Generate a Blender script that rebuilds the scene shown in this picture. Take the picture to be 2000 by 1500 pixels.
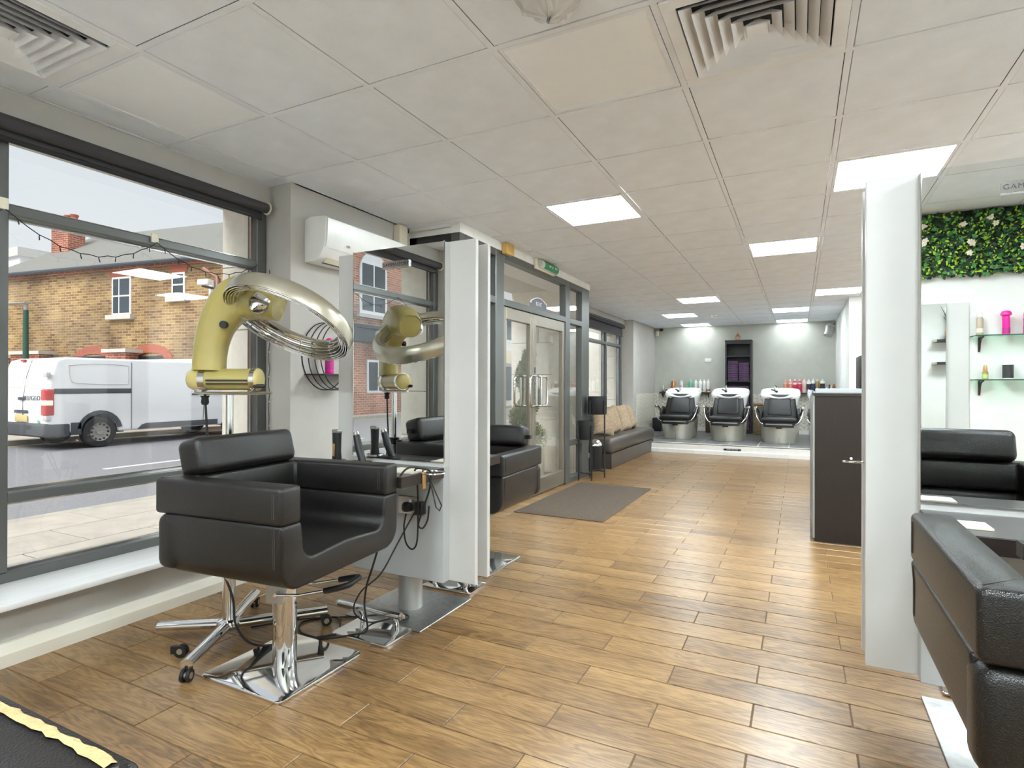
import bpy, bmesh, math, random
from mathutils import Vector, Matrix
R = math.radians
random.seed(7)
for o in list(bpy.data.objects): bpy.data.objects.remove(o)
SC = bpy.context.scene
COL = SC.collection

# ------------------------------------------------------------------ camera
cam = bpy.data.cameras.new('camera'); camo = bpy.data.objects.new('camera', cam); COL.objects.link(camo)
cam.sensor_width = 36.0; cam.lens = 36.0 * 1111.77 / 2000.0
cam.clip_start = 0.02; cam.clip_end = 400
_y, _p, _r = -0.4676, 0.0021, 0.0022
_f = Vector((math.sin(_y)*math.cos(_p), math.cos(_y)*math.cos(_p), math.sin(_p)))
_rt = Vector((math.cos(_y), -math.sin(_y), 0)); _u = _rt.cross(_f)
_r2 = _rt*math.cos(_r) + _u*math.sin(_r); _u2 = -_rt*math.sin(_r) + _u*math.cos(_r)
camo.matrix_world = Matrix(((_r2.x, _u2.x, -_f.x, 0), (_r2.y, _u2.y, -_f.y, 0), (_r2.z, _u2.z, -_f.z, 1.12), (0, 0, 0, 1)))
SC.camera = camo

# ------------------------------------------------------------------ world: bright overcast sky
w = bpy.data.worlds.new('overcast'); SC.world = w; w.use_nodes = True
nt = w.node_tree; bg = nt.nodes['Background']
tc = nt.nodes.new('ShaderNodeTexCoord'); ns = nt.nodes.new('ShaderNodeTexNoise'); cr = nt.nodes.new('ShaderNodeValToRGB')
ns.inputs['Scale'].default_value = 1.6; ns.inputs['Detail'].default_value = 4
cr.color_ramp.elements[0].position = 0.3; cr.color_ramp.elements[0].color = (0.74, 0.81, 0.92, 1)
cr.color_ramp.elements[1].position = 0.7; cr.color_ramp.elements[1].color = (0.90, 0.93, 0.97, 1)
nt.links.new(tc.outputs['Generated'], ns.inputs['Vector']); nt.links.new(ns.outputs['Fac'], cr.inputs['Fac'])
nt.links.new(cr.outputs['Color'], bg.inputs['Color'])
bg.inputs['Strength'].default_value = 0.56
sun = bpy.data.lights.new('cloudy_sun', 'SUN'); sun.energy = 2.6; sun.angle = R(50); sun.color = (1, 0.97, 0.93)
suno = bpy.data.objects.new('cloudy_sun', sun); COL.objects.link(suno); suno.rotation_euler = (R(38), R(18), R(-20))
PANEL_STRENGTH = 36.0

SC.view_settings.view_transform = 'Standard'; SC.view_settings.look = 'None'
SC.view_settings.exposure = 0.86; SC.view_settings.gamma = 1.0; SC.view_settings.use_curve_mapping = False

# ------------------------------------------------------------------ helpers
def S(r, g, b):
    f = lambda c: (c/255/12.92) if c/255 <= .04045 else ((c/255+.055)/1.055)**2.4
    return (f(r), f(g), f(b), 1)

M = {}
def mat(name, col, rough=.5, metal=0, bump=0, bscale=200, var=0, vscale=6, spec=None, coat=0, trans=0, emit=0, sub=0, alpha=None, tex='noise', stretch=None, var2=None):
    m = bpy.data.materials.new(name); m.use_nodes = True
    t = m.node_tree; b = t.nodes['Principled BSDF']
    b.inputs['Base Color'].default_value = col; b.inputs['Roughness'].default_value = rough; b.inputs['Metallic'].default_value = metal
    if spec is not None: b.inputs['Specular IOR Level'].default_value = spec
    if coat: b.inputs['Coat Weight'].default_value = coat; b.inputs['Coat Roughness'].default_value = .1
    if trans: b.inputs['Transmission Weight'].default_value = trans
    if sub: b.inputs['Subsurface Weight'].default_value = sub; b.inputs['Subsurface Scale'].default_value = .02
    if emit: b.inputs['Emission Color'].default_value = col; b.inputs['Emission Strength'].default_value = emit
    co = t.nodes.new('ShaderNodeTexCoord'); mp = t.nodes.new('ShaderNodeMapping')
    t.links.new(co.outputs['Object'], mp.inputs['Vector'])
    if stretch: mp.inputs['Scale'].default_value = stretch
    n = t.nodes.new('ShaderNodeTexNoise'); n.inputs['Scale'].default_value = vscale; n.inputs['Detail'].default_value = 5
    t.links.new(mp.outputs['Vector'], n.inputs['Vector'])
    v = var if var else .04
    rp = t.nodes.new('ShaderNodeValToRGB'); e = rp.color_ramp.elements
    e[0].position = .3; e[1].position = .7
    e[0].color = tuple(c*(1-v) for c in col[:3]) + (1,)
    e[1].color = (var2 if var2 else tuple(min(1, c*(1+v)) for c in col[:3]) + (1,))
    t.links.new(n.outputs['Fac'], rp.inputs['Fac']); t.links.new(rp.outputs['Color'], b.inputs['Base Color'])
    if emit: t.links.new(rp.outputs['Color'], b.inputs['Emission Color'])
    if bump:
        n2 = t.nodes.new('ShaderNodeTexVoronoi' if tex == 'voronoi' else 'ShaderNodeTexNoise'); n2.inputs['Scale'].default_value = bscale
        t.links.new(co.outputs['Object'], n2.inputs['Vector'])
        bp = t.nodes.new('ShaderNodeBump'); bp.inputs['Strength'].default_value = bump; bp.inputs['Distance'].default_value = .01
        t.links.new(n2.outputs['Distance' if tex == 'voronoi' else 'Fac'], bp.inputs['Height']); t.links.new(bp.outputs['Normal'], b.inputs['Normal'])
    M[name] = m; return m

class B:
    def __init__(s): s.bm = bmesh.new()
    def box(s, x0, x1, y0, y1, z0, z1, bev=0, seg=2, rot=None, piv=None):
        g = bmesh.ops.create_cube(s.bm, size=1)['verts']
        for v in g: v.co = Vector((x0+(v.co.x+.5)*(x1-x0), y0+(v.co.y+.5)*(y1-y0), z0+(v.co.z+.5)*(z1-z0)))
        if bev:
            es = list({e for v in g for e in v.link_edges})
            r = bmesh.ops.bevel(s.bm, geom=es, offset=min(bev, .49*min(abs(x1-x0), abs(y1-y0), abs(z1-z0))), segments=seg, affect='EDGES', profile=.5)
            g = list({v for f in r['faces'] for v in f.verts} | {v for v in g if v.is_valid})
            st = set(g); fr = list(g)
            while fr:
                v = fr.pop()
                for e in v.link_edges:
                    w_ = e.other_vert(v)
                    if w_ not in st: st.add(w_); fr.append(w_)
            g = list(st)
        if rot is not None:
            p = Vector(piv) if piv else Vector(((x0+x1)/2, (y0+y1)/2, (z0+z1)/2))
            for v in g: v.co = p + rot @ (v.co - p)
        return s
    def prism(s, poly, axis, a, b_, bev=0, seg=2):
        def P(q, t):
            return {'x': (t, q[0], q[1]), 'y': (q[0], t, q[1]), 'z': (q[0], q[1], t)}[axis]
        n = len(poly)
        A = [s.bm.verts.new(P(q, a)) for q in poly]; Bv = [s.bm.verts.new(P(q, b_)) for q in poly]
        fs = [s.bm.faces.new(A), s.bm.faces.new(list(reversed(Bv)))]
        for i in range(n): fs.append(s.bm.faces.new((A[i], Bv[i], Bv[(i+1) % n], A[(i+1) % n])))
        bmesh.ops.recalc_face_normals(s.bm, faces=fs)
        if bev:
            es = {e for f in fs[:2] for e in f.edges}
            for i in range(n):
                p0, p1, p2 = Vector(poly[i-1]), Vector(poly[i]), Vector(poly[(i+1) % n])
                d = (p1-p0).angle(p2-p1, 0)
                if abs(d) > R(40):
                    e = s.bm.edges.get((A[i], Bv[i]))
                    if e: es.add(e)
            bmesh.ops.bevel(s.bm, geom=list(es), offset=bev, segments=seg, affect='EDGES', profile=.5, clamp_overlap=True)
        return s
    def loft(s, rings, closed=True, caps=True):
        V = [[s.bm.verts.new(p) for p in r] for r in rings]
        n = len(V[0])
        fs = []
        for a, b_ in zip(V[:-1], V[1:]):
            for i in range(n if closed else n-1):
                fs.append(s.bm.faces.new((a[i], a[(i+1) % n], b_[(i+1) % n], b_[i])))
        if caps and closed:
            fs.append(s.bm.faces.new(list(reversed(V[0])))); fs.append(s.bm.faces.new(V[-1]))
        bmesh.ops.recalc_face_normals(s.bm, faces=fs)
        return s
    def tube(s, pts, r, seg=8, closed=False, caps=True, flat=None):
        pts = [Vector(p) for p in pts]; n = len(pts)
        rs = r if isinstance(r, (list, tuple)) else [r]*n
        T = []
        for i in range(n):
            if closed: d = pts[(i+1) % n]-pts[i-1]
            else: d = pts[min(i+1, n-1)]-pts[max(i-1, 0)]
            T.append(d.normalized())
        N = T[0].orthogonal().normalized()
        if flat is not None: N = (Vector(flat) - T[0]*Vector(flat).dot(T[0])).normalized()
        rings = []
        for i in range(n):
            if i:
                q = T[i-1].rotation_difference(T[i]); N = q @ N
                if flat is not None: N = (Vector(flat) - T[i]*Vector(flat).dot(T[i])).normalized()
            bn = T[i].cross(N)
            rr = rs[i]
            ra, rb = rr if isinstance(rr, (list, tuple)) else (rr, rr)
            rings.append([pts[i] + N*ra*math.cos(2*math.pi*k/seg) + bn*rb*math.sin(2*math.pi*k/seg) for k in range(seg)])
        if closed: rings.append(rings[0]); return s._closed(rings)
        return s.loft(rings, True, caps)
    def _closed(s, rings):
        rings = rings[:-1]; V = [[s.bm.verts.new(p) for p in r] for r in rings]; n = len(V[0]); m = len(V); fs = []
        for j in range(m):
            a, b_ = V[j], V[(j+1) % m]
            for i in range(n): fs.append(s.bm.faces.new((a[i], a[(i+1) % n], b_[(i+1) % n], b_[i])))
        bmesh.ops.recalc_face_normals(s.bm, faces=fs); return s
    def cyl(s, p0, p1, r, seg=24, r2=None):
        return s.tube([p0, p1], [r, r if r2 is None else r2], seg)
    def lathe(s, prof, c=(0, 0, 0), seg=24, sx=1, sy=1, caps=True):
        rings = [[Vector((c[0]+sx*max(r, 1e-4)*math.cos(2*math.pi*k/seg), c[1]+sy*max(r, 1e-4)*math.sin(2*math.pi*k/seg), c[2]+z)) for k in range(seg)] for r, z in prof]
        return s.loft(rings, True, caps)
    def quad(s, *p):
        s.bm.faces.new([s.bm.verts.new(q) for q in p]); return s
    def obj(s, name, m, parent=None, smooth=40, loc=None, rotz=0, rot=None):
        me = bpy.data.meshes.new(name); s.bm.to_mesh(me); s.bm.free()
        me.materials.append(M[m] if isinstance(m, str) else m)
        if smooth:
            for p in me.polygons: p.use_smooth = True
            me.set_sharp_from_angle(angle=R(smooth))
        o = bpy.data.objects.new(name, me); COL.objects.link(o)
        if parent: o.parent = parent
        if loc: o.location = loc
        if rotz: o.rotation_euler.z = rotz
        if rot: o.rotation_euler = rot
        return o

def tag(o, label, cat, group=None):
    o['label'] = label; o['category'] = cat
    if group: o['group'] = group
    return o
def thing(name, label, cat, loc=(0, 0, 0), rotz=0, group=None):
    o = bpy.data.objects.new(name, None); COL.objects.link(o); o.empty_display_size = .1
    o.location = loc; o.rotation_euler.z = rotz
    return tag(o, label, cat, group)
def struct(o, kind='structure'): o['kind'] = kind; return o
def dup(root, loc=None, rotz=None, label=None, parent=None):
    r = root.copy(); COL.objects.link(r)
    if parent: r.parent = parent
    if loc is not None: r.location = loc
    if rotz is not None: r.rotation_euler.z = rotz
    if label: r['label'] = label
    for ch in root.children: dup(ch, parent=r)
    return r
def arc(c, r, a0, a1, n, ax=(1, 0, 0), ay=(0, 0, 1)):
    c, ax, ay = Vector(c), Vector(ax), Vector(ay)
    return [c + ax*r*math.cos(R(a0+(a1-a0)*i/(n-1))) + ay*r*math.sin(R(a0+(a1-a0)*i/(n-1))) for i in range(n)]
def spline(pts, n=8):
    P = [Vector(p) for p in pts]; out = []
    for i in range(len(P)-1):
        p0, p1, p2, p3 = P[max(i-1, 0)], P[i], P[i+1], P[min(i+2, len(P)-1)]
        for k in range(n):
            t = k/n
            out.append(.5*((2*p1)+(-p0+p2)*t+(2*p0-5*p1+4*p2-p3)*t*t+(-p0+3*p1-3*p2+p3)*t**3))
    return out+[P[-1]]
def text(name, s, size, m, loc, rot, parent=None, depth=.0006, sx=1, spacing=1):
    c = bpy.data.curves.new(name, 'FONT'); c.body = s; c.size = size; c.extrude = depth; c.align_x = 'CENTER'; c.align_y = 'CENTER'; c.space_character = spacing
    t = bpy.data.objects.new(name, c); COL.objects.link(t)
    bpy.context.view_layer.update()
    me = bpy.data.meshes.new_from_object(t.evaluated_get(bpy.context.evaluated_depsgraph_get()))
    bpy.data.objects.remove(t); bpy.data.curves.remove(c)
    me.materials.clear(); me.materials.append(M[m]); me.name = name
    o = bpy.data.objects.new(name, me); COL.objects.link(o); o.location = loc; o.rotation_euler = rot; o.scale = (sx, 1, 1)
    if parent: o.parent = parent
    return o

def boxes(name, m, parent, L, bev=0):
    return [B().box(*q, bev, 1).obj(name, m, parent, smooth=0) for q in L]
# ------------------------------------------------------------------ materials
mat('ceiling_tile', S(238, 242, 248), .9, bump=.25, bscale=260)
mat('grid_white', S(236, 239, 244), .5)
mat('vent_white', S(240, 241, 243), .5)
mat('dark_gap', S(60, 57, 54), .9)
mat('wall_grey', S(186, 182, 175), .75, bump=.05, bscale=120)
mat('wall_sage', S(190, 190, 180), .8, bump=.04, bscale=120)
mat('wall_white', S(236, 236, 232), .75, bump=.03, bscale=120)
mat('trim_white', S(234, 232, 226), .45, var=.05, vscale=12)
mat('sill_white', S(238, 237, 234), .3, var=.03, stretch=(1, .05, 1), vscale=30)
mat('baseboard', S(228, 221, 205), .5, var=.05, stretch=(3, .15, 3), vscale=14)
mat('alu_grey', S(104, 106, 104), .38, metal=.55)
mat('alu_dark', S(52, 54, 57), .4, metal=.3)
mat('alu_warm', S(150, 143, 130), .34, metal=.75)
mat('blind', S(60, 58, 60), .8)
mat('chrome', S(225, 225, 225), .06, metal=1)
mat('chrome_soft', S(205, 205, 203), .16, metal=1, bump=.02, bscale=40)
mat('brushed', S(188, 186, 182), .3, metal=1, var=.08, vscale=60)
mat('brushed_plate', S(168, 168, 166), .42, metal=1, var=.12, vscale=40)
mat('panel_white', S(204, 203, 199), .4, var=.02)
mat('panel_grey', S(190, 193, 193), .4, var=.02)
mat('silver_paint', S(180, 180, 176), .4, metal=.5)
mat('mirror', (.86, .88, .87, 1), .0, metal=1, var=.001)
mat('leather', S(25, 23, 22), .33, bump=.18, bscale=420, tex='voronoi', var=.25, vscale=3, spec=.5)
mat('leather_bench', S(74, 66, 60), .38, bump=.12, bscale=300, tex='voronoi', var=.15, spec=.55)
mat('stitch', S(58, 52, 46), .7)
mat('foam', S(176, 148, 102), .9, bump=.6, bscale=120, var=.2, vscale=30)
mat('rubber', S(24, 24, 25), .55)
mat('black_plastic', S(26, 26, 28), .4)
mat('black_metal', S(30, 30, 32), .5)
mat('gold_plastic', S(172, 158, 92), .3, var=.18, vscale=4, coat=.5, sub=.15)
mat('gold_cap', S(206, 192, 124), .2, var=.1, sub=.3, coat=.4)
mat('champagne', S(198, 192, 174), .3, metal=.85)
mat('wenge', S(36, 27, 22), .5, var=.35, vscale=7, stretch=(30, 30, 1.2), bump=.05, bscale=80)
mat('wenge_h', S(46, 38, 34), .35, var=.3, vscale=7, stretch=(1.2, 20, 30))
mat('wenge_top', S(70, 68, 68), .28, var=.15, vscale=8)
mat('counter_grey', S(176, 180, 182), .35)
mat('plastic_white', S(240, 240, 236), .28)
mat('plastic_cream', S(232, 224, 200), .4)
mat('alarm_yellow', S(214, 178, 104), .45)
mat('exit_green', S(40, 140, 92), .4)
mat('clear_grey', S(206, 210, 204), .15)
mat('mat_fibre', S(96, 83, 70), .95, bump=.8, bscale=160, var=.3, vscale=160)
mat('cushion_cloth', S(176, 154, 128), .95, bump=.5, bscale=240, var=.2, vscale=22, stretch=(1, 3, 1))
mat('basin_white', S(246, 246, 244), .12, coat=.4)
mat('shell_silver', S(208, 205, 192), .24, metal=.7)
mat('towel', S(94, 70, 98), .95, bump=.5, bscale=300, var=.3, vscale=30)
mat('shelf_black', S(40, 38, 37), .45)
mat('wicker', S(150, 128, 96), .8, bump=1, bscale=90, var=.5, vscale=70, stretch=(1, 1, 2))
mat('wicker_dark', S(84, 66, 48), .8, bump=1, bscale=90, var=.5, vscale=70, stretch=(1, 1, 2))
mat('copper', S(206, 140, 92), .28, metal=.7)
mat('tile_grey', S(112, 112, 112), .4, var=.16, vscale=5, stretch=(1.2, 14, 1))
mat('slab_joint', S(112, 104, 98), .9)
mat('grout_light', S(214, 208, 196), .9)
mat('grout_dark', S(108, 88, 66), .9)
mat('stone', S(240, 235, 224), .85, bump=.15, bscale=60, var=.06, vscale=14)
mat('stone_joint', S(196, 188, 172), .9)
mat('asphalt', S(138, 138, 142), .9, bump=.5, bscale=60, var=.14, vscale=40)
mat('paving', S(186, 178, 168), .85, bump=.12, bscale=50, var=.1, vscale=5)
mat('kerb', S(176, 172, 162), .85, var=.1)
mat('road_white', S(232, 232, 230), .7)
mat('road_yellow', S(214, 190, 120), .7)
mat('van_white', S(240, 241, 243), .22, coat=.3, var=.01)
mat('van_grey', S(72, 76, 82), .5)
mat('tail_red', S(196, 24, 30), .2, coat=.5)
mat('tail_lamp', S(255, 190, 150), .2, emit=1.2)
mat('plate_yellow', S(214, 196, 130), .5)
mat('tyre', S(46, 46, 48), .8)
mat('hub', S(150, 146, 140), .5)
mat('glass_dark', S(60, 72, 80), .08)
mat('slate', S(128, 128, 124), .8, bump=.5, bscale=14, var=.25, vscale=10, stretch=(3, 3, 3))
mat('upvc', S(244, 245, 247), .35)
mat('red_brick_arch', S(176, 100, 78), .85, var=.2, vscale=20)
mat('pipe_white', S(214, 218, 224), .5)
mat('pipe_red', S(176, 132, 120), .6)
mat('lamp_green', S(44, 88, 80), .5)
mat('concrete', S(206, 204, 198), .8)
mat('leaf_dark', S(38, 62, 40), .55, var=.3, vscale=9)
mat('leaf_light', S(150, 186, 40), .5, var=.3, vscale=9)
mat('leaf_mid', S(64, 122, 62), .5, var=.3, vscale=9)
mat('conifer', S(150, 152, 100), .8, var=.4, vscale=12)
mat('flower', S(238, 226, 210), .7, var=.08)
mat('pink', S(232, 36, 150), .3, var=.08)
mat('magenta', S(186, 30, 128), .35)
mat('beige_bottle', S(176, 160, 136), .35)
mat('amber', S(150, 96, 40), .25)
mat('gold_metal', S(196, 160, 104), .3, metal=.8)
mat('teal', S(110, 196, 164), .3)
mat('lime', S(178, 210, 130), .4)
mat('salmon', S(238, 150, 124), .3)
mat('crimson', S(226, 56, 88), .3)
mat('pale_pink', S(240, 208, 204), .3)
mat('navy', S(40, 62, 104), .35)
mat('black_label', S(58, 58, 60), .45)
mat('olive', S(168, 140, 80), .35)
mat('cream', S(240, 226, 192), .35)
mat('dark_red', S(120, 36, 48), .35)
mat('glass_edge', S(40, 86, 66), .1)
mat('iron', S(70, 52, 46), .5, metal=.4)
mat('paper', S(236, 226, 208), .7)
mat('ink', S(62, 60, 60), .6)
mat('lobby_sign', S(96, 100, 110), .4)
mat('facade_white', S(232, 232, 230), .7, var=.04)
mat('shop_black', S(52, 62, 72), .5)
mat('bus_teal', S(120, 176, 192), .35)
mat('van_yellow', S(228, 190, 70), .4)
mat('rubber_tread', S(36, 36, 36), .8)
mat('plastic_wrap', S(226, 222, 216), .25, trans=.3)

def brickmat(name, c1, c2, mortar, scale=1.0, bw=.225, bh=.075):
    m = bpy.data.materials.new(name); m.use_nodes = True; t = m.node_tree; b = t.nodes['Principled BSDF']; b.inputs['Roughness'].default_value = .9
    co = t.nodes.new('ShaderNodeTexCoord'); br = t.nodes.new('ShaderNodeTexBrick')
    br.inputs['Scale'].default_value = 1; br.inputs['Brick Width'].default_value = bw*scale; br.inputs['Row Height'].default_value = bh*scale
    br.inputs['Mortar Size'].default_value = .007*scale; br.inputs['Color1'].default_value = c1; br.inputs['Color2'].default_value = c2; br.inputs['Mortar'].default_value = mortar
    sp = t.nodes.new('ShaderNodeSeparateXYZ'); ad = t.nodes.new('ShaderNodeMath'); cb = t.nodes.new('ShaderNodeCombineXYZ')
    t.links.new(co.outputs['Object'], sp.inputs[0]); t.links.new(sp.outputs[0], ad.inputs[0]); t.links.new(sp.outputs[1], ad.inputs[1]); t.links.new(ad.outputs[0], cb.inputs[0]); t.links.new(sp.outputs[2], cb.inputs[1]); t.links.new(cb.outputs[0], br.inputs['Vector'])
    n = t.nodes.new('ShaderNodeTexNoise'); n.inputs['Scale'].default_value = .55; n.inputs['Detail'].default_value = 6
    t.links.new(co.outputs['Object'], n.inputs['Vector'])
    rp = t.nodes.new('ShaderNodeValToRGB'); rp.color_ramp.elements[0].color = (.55, .5, .48, 1); rp.color_ramp.elements[1].color = (1.25, 1.2, 1.1, 1); rp.color_ramp.elements[0].position = .35; rp.color_ramp.elements[1].position = .65
    mx = t.nodes.new('ShaderNodeMix'); mx.data_type = 'RGBA'; mx.blend_type = 'MULTIPLY'; mx.inputs[0].default_value = 1
    t.links.new(n.outputs['Fac'], rp.inputs['Fac']); t.links.new(br.outputs['Color'], mx.inputs[6]); t.links.new(rp.outputs['Color'], mx.inputs[7])
    t.links.new(mx.outputs[2], b.inputs['Base Color'])
    bp = t.nodes.new('ShaderNodeBump'); bp.inputs['Strength'].default_value = .6; bp.inputs['Distance'].default_value = .01; bp.invert = True
    t.links.new(br.outputs['Fac'], bp.inputs['Height']); t.links.new(bp.outputs['Normal'], b.inputs['Normal'])
    M[name] = m
brickmat('brick_stock', S(176, 150, 102), S(128, 96, 68), S(190, 178, 152), 1.25)
brickmat('brick_red', S(178, 104, 84), S(140, 78, 66), S(206, 190, 172), 1.2)
brickmat('brick_pink', S(196, 142, 122), S(164, 108, 92), S(216, 204, 190), 1.3)

def glassmat(name, tint, fac_ior=1.5):
    m = bpy.data.materials.new(name); m.use_nodes = True; t = m.node_tree; t.nodes.remove(t.nodes['Principled BSDF'])
    out = t.nodes['Material Output']; lw = t.nodes.new('ShaderNodeLayerWeight'); lw.inputs['Blend'].default_value = .5
    pw = t.nodes.new('ShaderNodeMath'); pw.operation = 'POWER'; pw.inputs[1].default_value = 5; t.links.new(lw.outputs['Facing'], pw.inputs[0])
    fr = t.nodes.new('ShaderNodeMath'); fr.operation = 'MULTIPLY_ADD'; f0 = ((fac_ior-1)/(fac_ior+1))**2; fr.inputs[1].default_value = 1-f0; fr.inputs[2].default_value = f0; t.links.new(pw.outputs[0], fr.inputs[0])
    tr = t.nodes.new('ShaderNodeBsdfTransparent'); tr.inputs['Color'].default_value = tint
    gl = t.nodes.new('ShaderNodeBsdfGlossy'); gl.inputs['Roughness'].default_value = .0; gl.inputs['Color'].default_value = (.95, .97, 1, 1)
    mx = t.nodes.new('ShaderNodeMixShader')
    t.links.new(fr.outputs[0], mx.inputs[0]); t.links.new(tr.outputs[0], mx.inputs[1]); t.links.new(gl.outputs[0], mx.inputs[2]); t.links.new(mx.outputs[0], out.inputs['Surface'])
    M[name] = m
glassmat('glass', (.96, .97, .96, 1)); glassmat('glass_door', (.965, .97, .95, 1), 1.6)
glassmat('glass_shelf', (.72, .9, .8, 1)); glassmat('acrylic', (.93, .94, .95, 1), 1.4)

def panelmat(name, strength):
    m = bpy.data.materials.new(name); m.use_nodes = True; t = m.node_tree; b = t.nodes['Principled BSDF']
    b.inputs['Base Color'].default_value = (.95, .95, .94, 1); b.inputs['Roughness'].default_value = .6
    b.inputs['Emission Color'].default_value = (.85, .95, 1, 1); b.inputs['Emission Strength'].default_value = strength
    M[name] = m
panelmat('led_on', PANEL_STRENGTH); panelmat('led_on_rear', PANEL_STRENGTH*.4); panelmat('led_on_wall', PANEL_STRENGTH*.15); mat('led_off', S(248, 250, 254), .4)

def floormat():
    L, W = .6013, .1523
    m = bpy.data.materials.new('plank'); m.use_nodes = True; t = m.node_tree; b = t.nodes['Principled BSDF']
    N = t.nodes.new; K = t.links.new
    def mth(op, a, b_=None):
        n = N('ShaderNodeMath'); n.operation = op
        for i, x in enumerate((a, b_)):
            if x is None: continue
            if isinstance(x, (int, float)): n.inputs[i].default_value = x
            else: K(x, n.inputs[i])
        return n.outputs[0]
    geo = N('ShaderNodeNewGeometry'); sp = N('ShaderNodeSeparateXYZ'); K(geo.outputs['Position'], sp.inputs[0])
    row = mth('FLOOR', mth('DIVIDE', mth('SUBTRACT', sp.outputs[1], FY0), W))
    off = mth('MULTIPLY', mth('MODULO', mth('ADD', row, 100), 2), .5)
    colx = mth('FLOOR', mth('ADD', mth('DIVIDE', mth('SUBTRACT', sp.outputs[0], FX0), L), off))
    wn = N('ShaderNodeTexWhiteNoise'); wn.noise_dimensions = '2D'
    cb = N('ShaderNodeCombineXYZ'); K(row, cb.inputs[0]); K(colx, cb.inputs[1]); K(cb.outputs[0], wn.inputs['Vector'])
    # grain, shifted per plank
    sc = N('ShaderNodeCombineXYZ'); K(mth('ADD', mth('MULTIPLY', sp.outputs[0], 2.2), mth('MULTIPLY', wn.outputs['Value'], 37)), sc.inputs[0])
    K(mth('ADD', mth('MULTIPLY', sp.outputs[1], 15), mth('MULTIPLY', wn.outputs['Value'], 91)), sc.inputs[1])
    n1 = N('ShaderNodeTexNoise'); n1.inputs['Scale'].default_value = 1; n1.inputs['Detail'].default_value = 3; n1.inputs['Distortion'].default_value = .6; K(sc.outputs[0], n1.inputs['Vector'])
    wv = mth('FRACT', mth('MULTIPLY', n1.outputs['Fac'], 9))
    tri = mth('ABSOLUTE', mth('SUBTRACT', mth('MULTIPLY', wv, 2), 1))
    sc2 = N('ShaderNodeVectorMath'); sc2.operation = 'MULTIPLY'; sc2.inputs[1].default_value = (14, 22, 1); K(sc.outputs[0], sc2.inputs[0])
    n2 = N('ShaderNodeTexNoise'); n2.inputs['Scale'].default_value = .6; n2.inputs['Detail'].default_value = 4; K(sc2.outputs[0], n2.inputs['Vector'])
    n3 = N('ShaderNodeTexNoise'); n3.inputs['Scale'].default_value = .5; n3.inputs['Detail'].default_value = 2; K(sc.outputs[0], n3.inputs['Vector'])
    g = mth('ADD', mth('ADD', mth('MULTIPLY', tri, .22), mth('MULTIPLY', n2.outputs['Fac'], .45)), mth('MULTIPLY', n3.outputs['Fac'], .45))
    g = mth('ADD', g, mth('MULTIPLY', mth('SUBTRACT', wn.outputs['Value'], .5), .15))
    rp = N('ShaderNodeValToRGB'); e = rp.color_ramp.elements
    e[0].position = .3; e[0].color = S(82, 60, 38); e[1].position = .85; e[1].color = S(170, 136, 90)
    k = e.new(.55); k.color = S(132, 101, 63)
    K(g, rp.inputs['Fac']); K(rp.outputs['Color'], b.inputs['Base Color'])
    b.inputs['Roughness'].default_value = .3; b.inputs['Specular IOR Level'].default_value = .5
    bp = N('ShaderNodeBump'); bp.inputs['Strength'].default_value = .12; bp.inputs['Distance'].default_value = .004; K(g, bp.inputs['Height']); K(bp.outputs['Normal'], b.inputs['Normal'])
    M['plank'] = m
FX0, FY0 = -0.4435, 1.8715
floormat()

def dadomat():
    m = bpy.data.materials.new('dado'); m.use_nodes = True; t = m.node_tree; b = t.nodes['Principled BSDF']; N = t.nodes.new; K = t.links.new
    co = N('ShaderNodeTexCoord'); prev = None
    def mth(op, a, b_=None):
        n = N('ShaderNodeMath'); n.operation = op
        for i, x in enumerate((a, b_)):
            if x is None: continue
            if isinstance(x, (int, float)): n.inputs[i].default_value = x
            else: K(x, n.inputs[i])
        return n.outputs[0]
    sp = N('ShaderNodeSeparateXYZ'); K(co.outputs['Object'], sp.inputs[0])
    h = mth('ADD', sp.outputs[0], sp.outputs[1])
    for a in (0, 60, 120):
        d = mth('ADD', mth('MULTIPLY', h, math.cos(R(a))), mth('MULTIPLY', sp.outputs[2], math.sin(R(a))))
        e = mth('ADD', mth('MULTIPLY', h, -math.sin(R(a))), mth('MULTIPLY', sp.outputs[2], math.cos(R(a))))
        l = mth('LESS_THAN', mth('FRACT', mth('DIVIDE', d, .062)), .17)
        gate = mth('GREATER_THAN', mth('FRACT', mth('ADD', mth('DIVIDE', e, .107), mth('MULTIPLY', mth('FLOOR', mth('DIVIDE', d, .062)), .5))), .36)
        l = mth('MULTIPLY', l, gate)
        prev = l if prev is None else mth('MAXIMUM', prev, l)
    rp = N('ShaderNodeValToRGB'); rp.color_ramp.elements[0].color = S(228, 222, 208); rp.color_ramp.elements[1].color = S(182, 172, 156)
    K(prev, rp.inputs['Fac']); K(rp.outputs['Color'], b.inputs['Base Color']); b.inputs['Roughness'].default_value = .5
    bp = N('ShaderNodeBump'); bp.inputs['Strength'].default_value = .5; bp.inputs['Distance'].default_value = .004; bp.invert = True; K(prev, bp.inputs['Height']); K(bp.outputs['Normal'], b.inputs['Normal'])
    M['dado'] = m
dadomat()
# ================================================================== SETTING
H = 2.384; GX0, GY0 = -2.8337, 2.479; YB = 12.70; YN = -0.85; XR = 2.6; XW = -3.03; XP = -2.84
L_, W_ = .6013, .1523
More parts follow.
